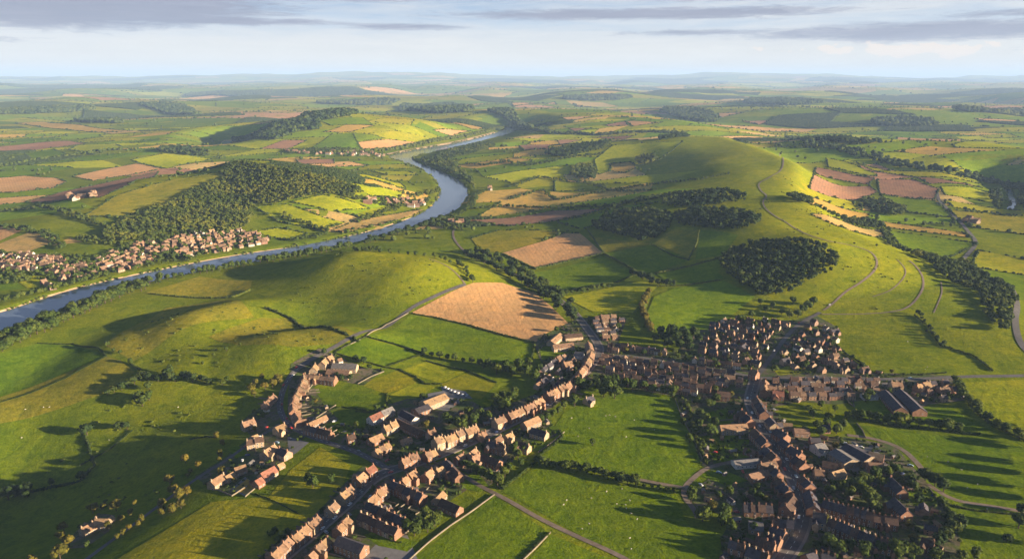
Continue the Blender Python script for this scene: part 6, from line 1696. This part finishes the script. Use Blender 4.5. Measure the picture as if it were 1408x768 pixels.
w = bpy.data.worlds.new("World"); scene.world = w; w.use_nodes = True
nt = w.node_tree; bg = nt.nodes["Background"]
sky = nt.nodes.new("ShaderNodeTexSky"); sky.sky_type = 'NISHITA'; sky.sun_disc = False
sky.sun_elevation = SUN_EL; sky.sun_rotation = math.atan2(tosun.x, tosun.y)
sky.altitude = 300; sky.air_density = .42; sky.dust_density = .45; sky.ozone_density = 2.0
def N(ty, **kw):
    n = nt.nodes.new(ty)
    for k, v in kw.items(): setattr(n, k, v)
    return n
def L(a, b): nt.links.new(a, b)
def MA(op, a, b=None, clamp=False):
    n = N("ShaderNodeMath", operation=op); n.use_clamp = clamp
    for s, v in zip(n.inputs, (a, b)):
        if v is None: continue
        if isinstance(v, bpy.types.NodeSocket): L(v, s)
        else: s.default_value = v
    return n.outputs[0]
tc = N("ShaderNodeTexCoord"); sep = N("ShaderNodeSeparateXYZ"); L(tc.outputs["Generated"], sep.inputs[0])
X, Y, Zz = sep.outputs
az = MA('ARCTAN2', X, Y); el = MA('ARCSINE', Zz)
def cloud_noise(sx, sy, off, detail, rough, dist):
    c = N("ShaderNodeCombineXYZ"); L(MA('MULTIPLY', az, sx), c.inputs[0]); L(MA('MULTIPLY', el, sy), c.inputs[1]); c.inputs[2].default_value = off
    n = N("ShaderNodeTexNoise"); n.inputs["Scale"].default_value = 1; n.inputs["Detail"].default_value = detail; n.inputs["Roughness"].default_value = rough; n.inputs["Distortion"].default_value = dist
    L(c.outputs[0], n.inputs["Vector"]); return n.outputs["Fac"]
def RA(f, stops):
    n = N("ShaderNodeValToRGB"); L(f, n.inputs[0]); cr = n.color_ramp
    while len(cr.elements) < len(stops): cr.elements.new(.5)
    for e, (p, c) in zip(cr.elements, stops): e.position = p; e.color = (*c, 1) if not isinstance(c, (int, float)) else (c, c, c, 1)
    return n.outputs[0]
def MX(f, a, b, mode='MIX'):
    n = N("ShaderNodeMix", data_type='RGBA', blend_type=mode)
    for s, v in ((n.inputs[0], f), (n.inputs[6], a), (n.inputs[7], b)):
        if isinstance(v, bpy.types.NodeSocket): L(v, s)
        elif isinstance(v, (int, float)): s.default_value = v
        else: s.default_value = (*v, 1)
    return n.outputs[2]
# low sky: cream at the horizon, pale blue above, the Nishita sky overhead
low = RA(el, [(.12, 1), (.34, 0)])
grad = RA(MA('MULTIPLY', el, 10.0), [(0, (.84, .74, .62)), (.22, (.88, .80, .70)), (.42, (.80, .78, .75)), (.66, (.55, .65, .76)), (1, (.36, .49, .67))])
grad = MX(1.0, grad, (SKY_GAIN,) * 3, 'MULTIPLY')
base = MX(MA('MULTIPLY', low, .9), sky.outputs[0], grad)
veil = RA(MA('ADD', MA('MULTIPLY', cloud_noise(3.5, 30, 3.3, 6, .58, .6), .6), MA('MULTIPLY', cloud_noise(11, 120, 5.3, 6, .62, .8), .4)), [(.40, 0), (.62, 1)])
c1 = MX(MA('MULTIPLY', MA('MULTIPLY', veil, .55), low), base, tuple(SKY_GAIN * k for k in (.93, .90, .85)))
def mask(az0, el0, sa, se, k):
    a = MA('DIVIDE', MA('SUBTRACT', az, az0), sa); e = MA('DIVIDE', MA('SUBTRACT', el, el0), se)
    r2 = MA('ADD', MA('MULTIPLY', a, a), MA('MULTIPLY', e, e))
    return MA('MULTIPLY', MA('EXPONENT', MA('MULTIPLY', r2, -1.0)), k)
tot = None
for mk in ((-.58, .082, .27, .027, 1.5), (-.40, .066, .20, .006, 1.1), (-.20, .096, .12, .006, .8), (-.14, .062, .10, .0055, .75), (.17, .077, .27, .008, .95), (.24, .054, .13, .0045, .65), (.52, .050, .24, .012, .95), (.62, .067, .14, .006, .7), (-.62, .040, .12, .006, .5), (.3, .092, .2, .004, .5), (.6, .03, .25, .005, .35)):
    m = mask(*mk); tot = m if tot is None else MA('MAXIMUM', tot, m)
high = RA(MA('MULTIPLY', el, 4.0), [(.40, 0), (.55, .55)])       # scattered streaks above the frame too
tot = MA('MAXIMUM', tot, high)
streak = MA('ADD', MA('MULTIPLY', cloud_noise(5, 62, 7.7, 8, .7, 1.2), .40), MA('MULTIPLY', cloud_noise(21, 190, 2.7, 8, .72, 1.2), .60))
dens = RA(MA('ADD', MA('MULTIPLY', tot, .52), streak), [(.67, 0), (.76, .55), (.88, 1)])
c2 = MX(MA('MULTIPLY', MA('MULTIPLY', dens, low), .9), c1, MX(cloud_noise(7, 90, 1.2, 5, .6, .4), tuple(SKY_GAIN * k for k in (.21, .235, .34)), tuple(SKY_GAIN * k for k in (.44, .45, .56))))
# small lit heaps low over the plain
band = MA('MULTIPLY', mask(.47, .030, .17, .010, 1.0), 1.0)
puff = RA(MA('ADD', cloud_noise(34, 60, 11.0, 5, .6, .2), MA('MULTIPLY', band, .40)), [(.75, 0), (.80, 1)])
c2 = MX(MA('MULTIPLY', puff, .8), c2, tuple(SKY_GAIN * k for k in (1.05, .88, .74)))
L(c2, bg.inputs[0])
bg.inputs[1].default_value = SKY_STRENGTH

# the air: one closed box round the whole scene
b = 70000.0; zt = 720.0; zb = -45.0
V = [(x, y, z) for z in (zb, zt) for x, y in ((-b, -9000), (b, -9000), (b, 88000), (-b, 88000))]
F = [(0, 3, 2, 1), (4, 5, 6, 7), (0, 1, 5, 4), (1, 2, 6, 5), (2, 3, 7, 6), (3, 0, 4, 7)]
hm = bpy.data.materials.new("haze"); hm.use_nodes = True
ht = hm.node_tree; ht.nodes.remove(ht.nodes["Principled BSDF"])
pv = ht.nodes.new("ShaderNodeVolumePrincipled"); pv.inputs["Color"].default_value = HAZE_COLOR; pv.inputs["Density"].default_value = HAZE_DENSITY; pv.inputs["Anisotropy"].default_value = 0.0
ht.links.new(pv.outputs[0], ht.nodes["Material Output"].inputs["Volume"])
me = bpy.data.meshes.new("haze"); me.from_pydata(V, [], F); me.materials.append(hm); me.update()
if HAZE: tag(link("haze", me), None, None, kind='stuff')

cam = bpy.data.cameras.new("camera"); cam.sensor_width = 36; cam.lens = 18 / math.tan(math.radians(35)); cam.clip_end = 300000; cam.clip_start = .5
co = link("camera", cam, loc=(0, 0, CAMZ)); co.rotation_euler = (math.pi / 2 - PITCH, 0, 0)
scene.camera = co
scene.view_settings.view_transform = 'Standard'; scene.view_settings.look = 'None'; scene.view_settings.gamma = 1; scene.view_settings.use_curve_mapping = False
scene.view_settings.exposure = EXPOSURE
scene.render.engine = 'CYCLES'
scene.cycles.use_denoising = True
scene.cycles.max_bounces = 6; scene.cycles.volume_bounces = 0; scene.cycles.diffuse_bounces = 3
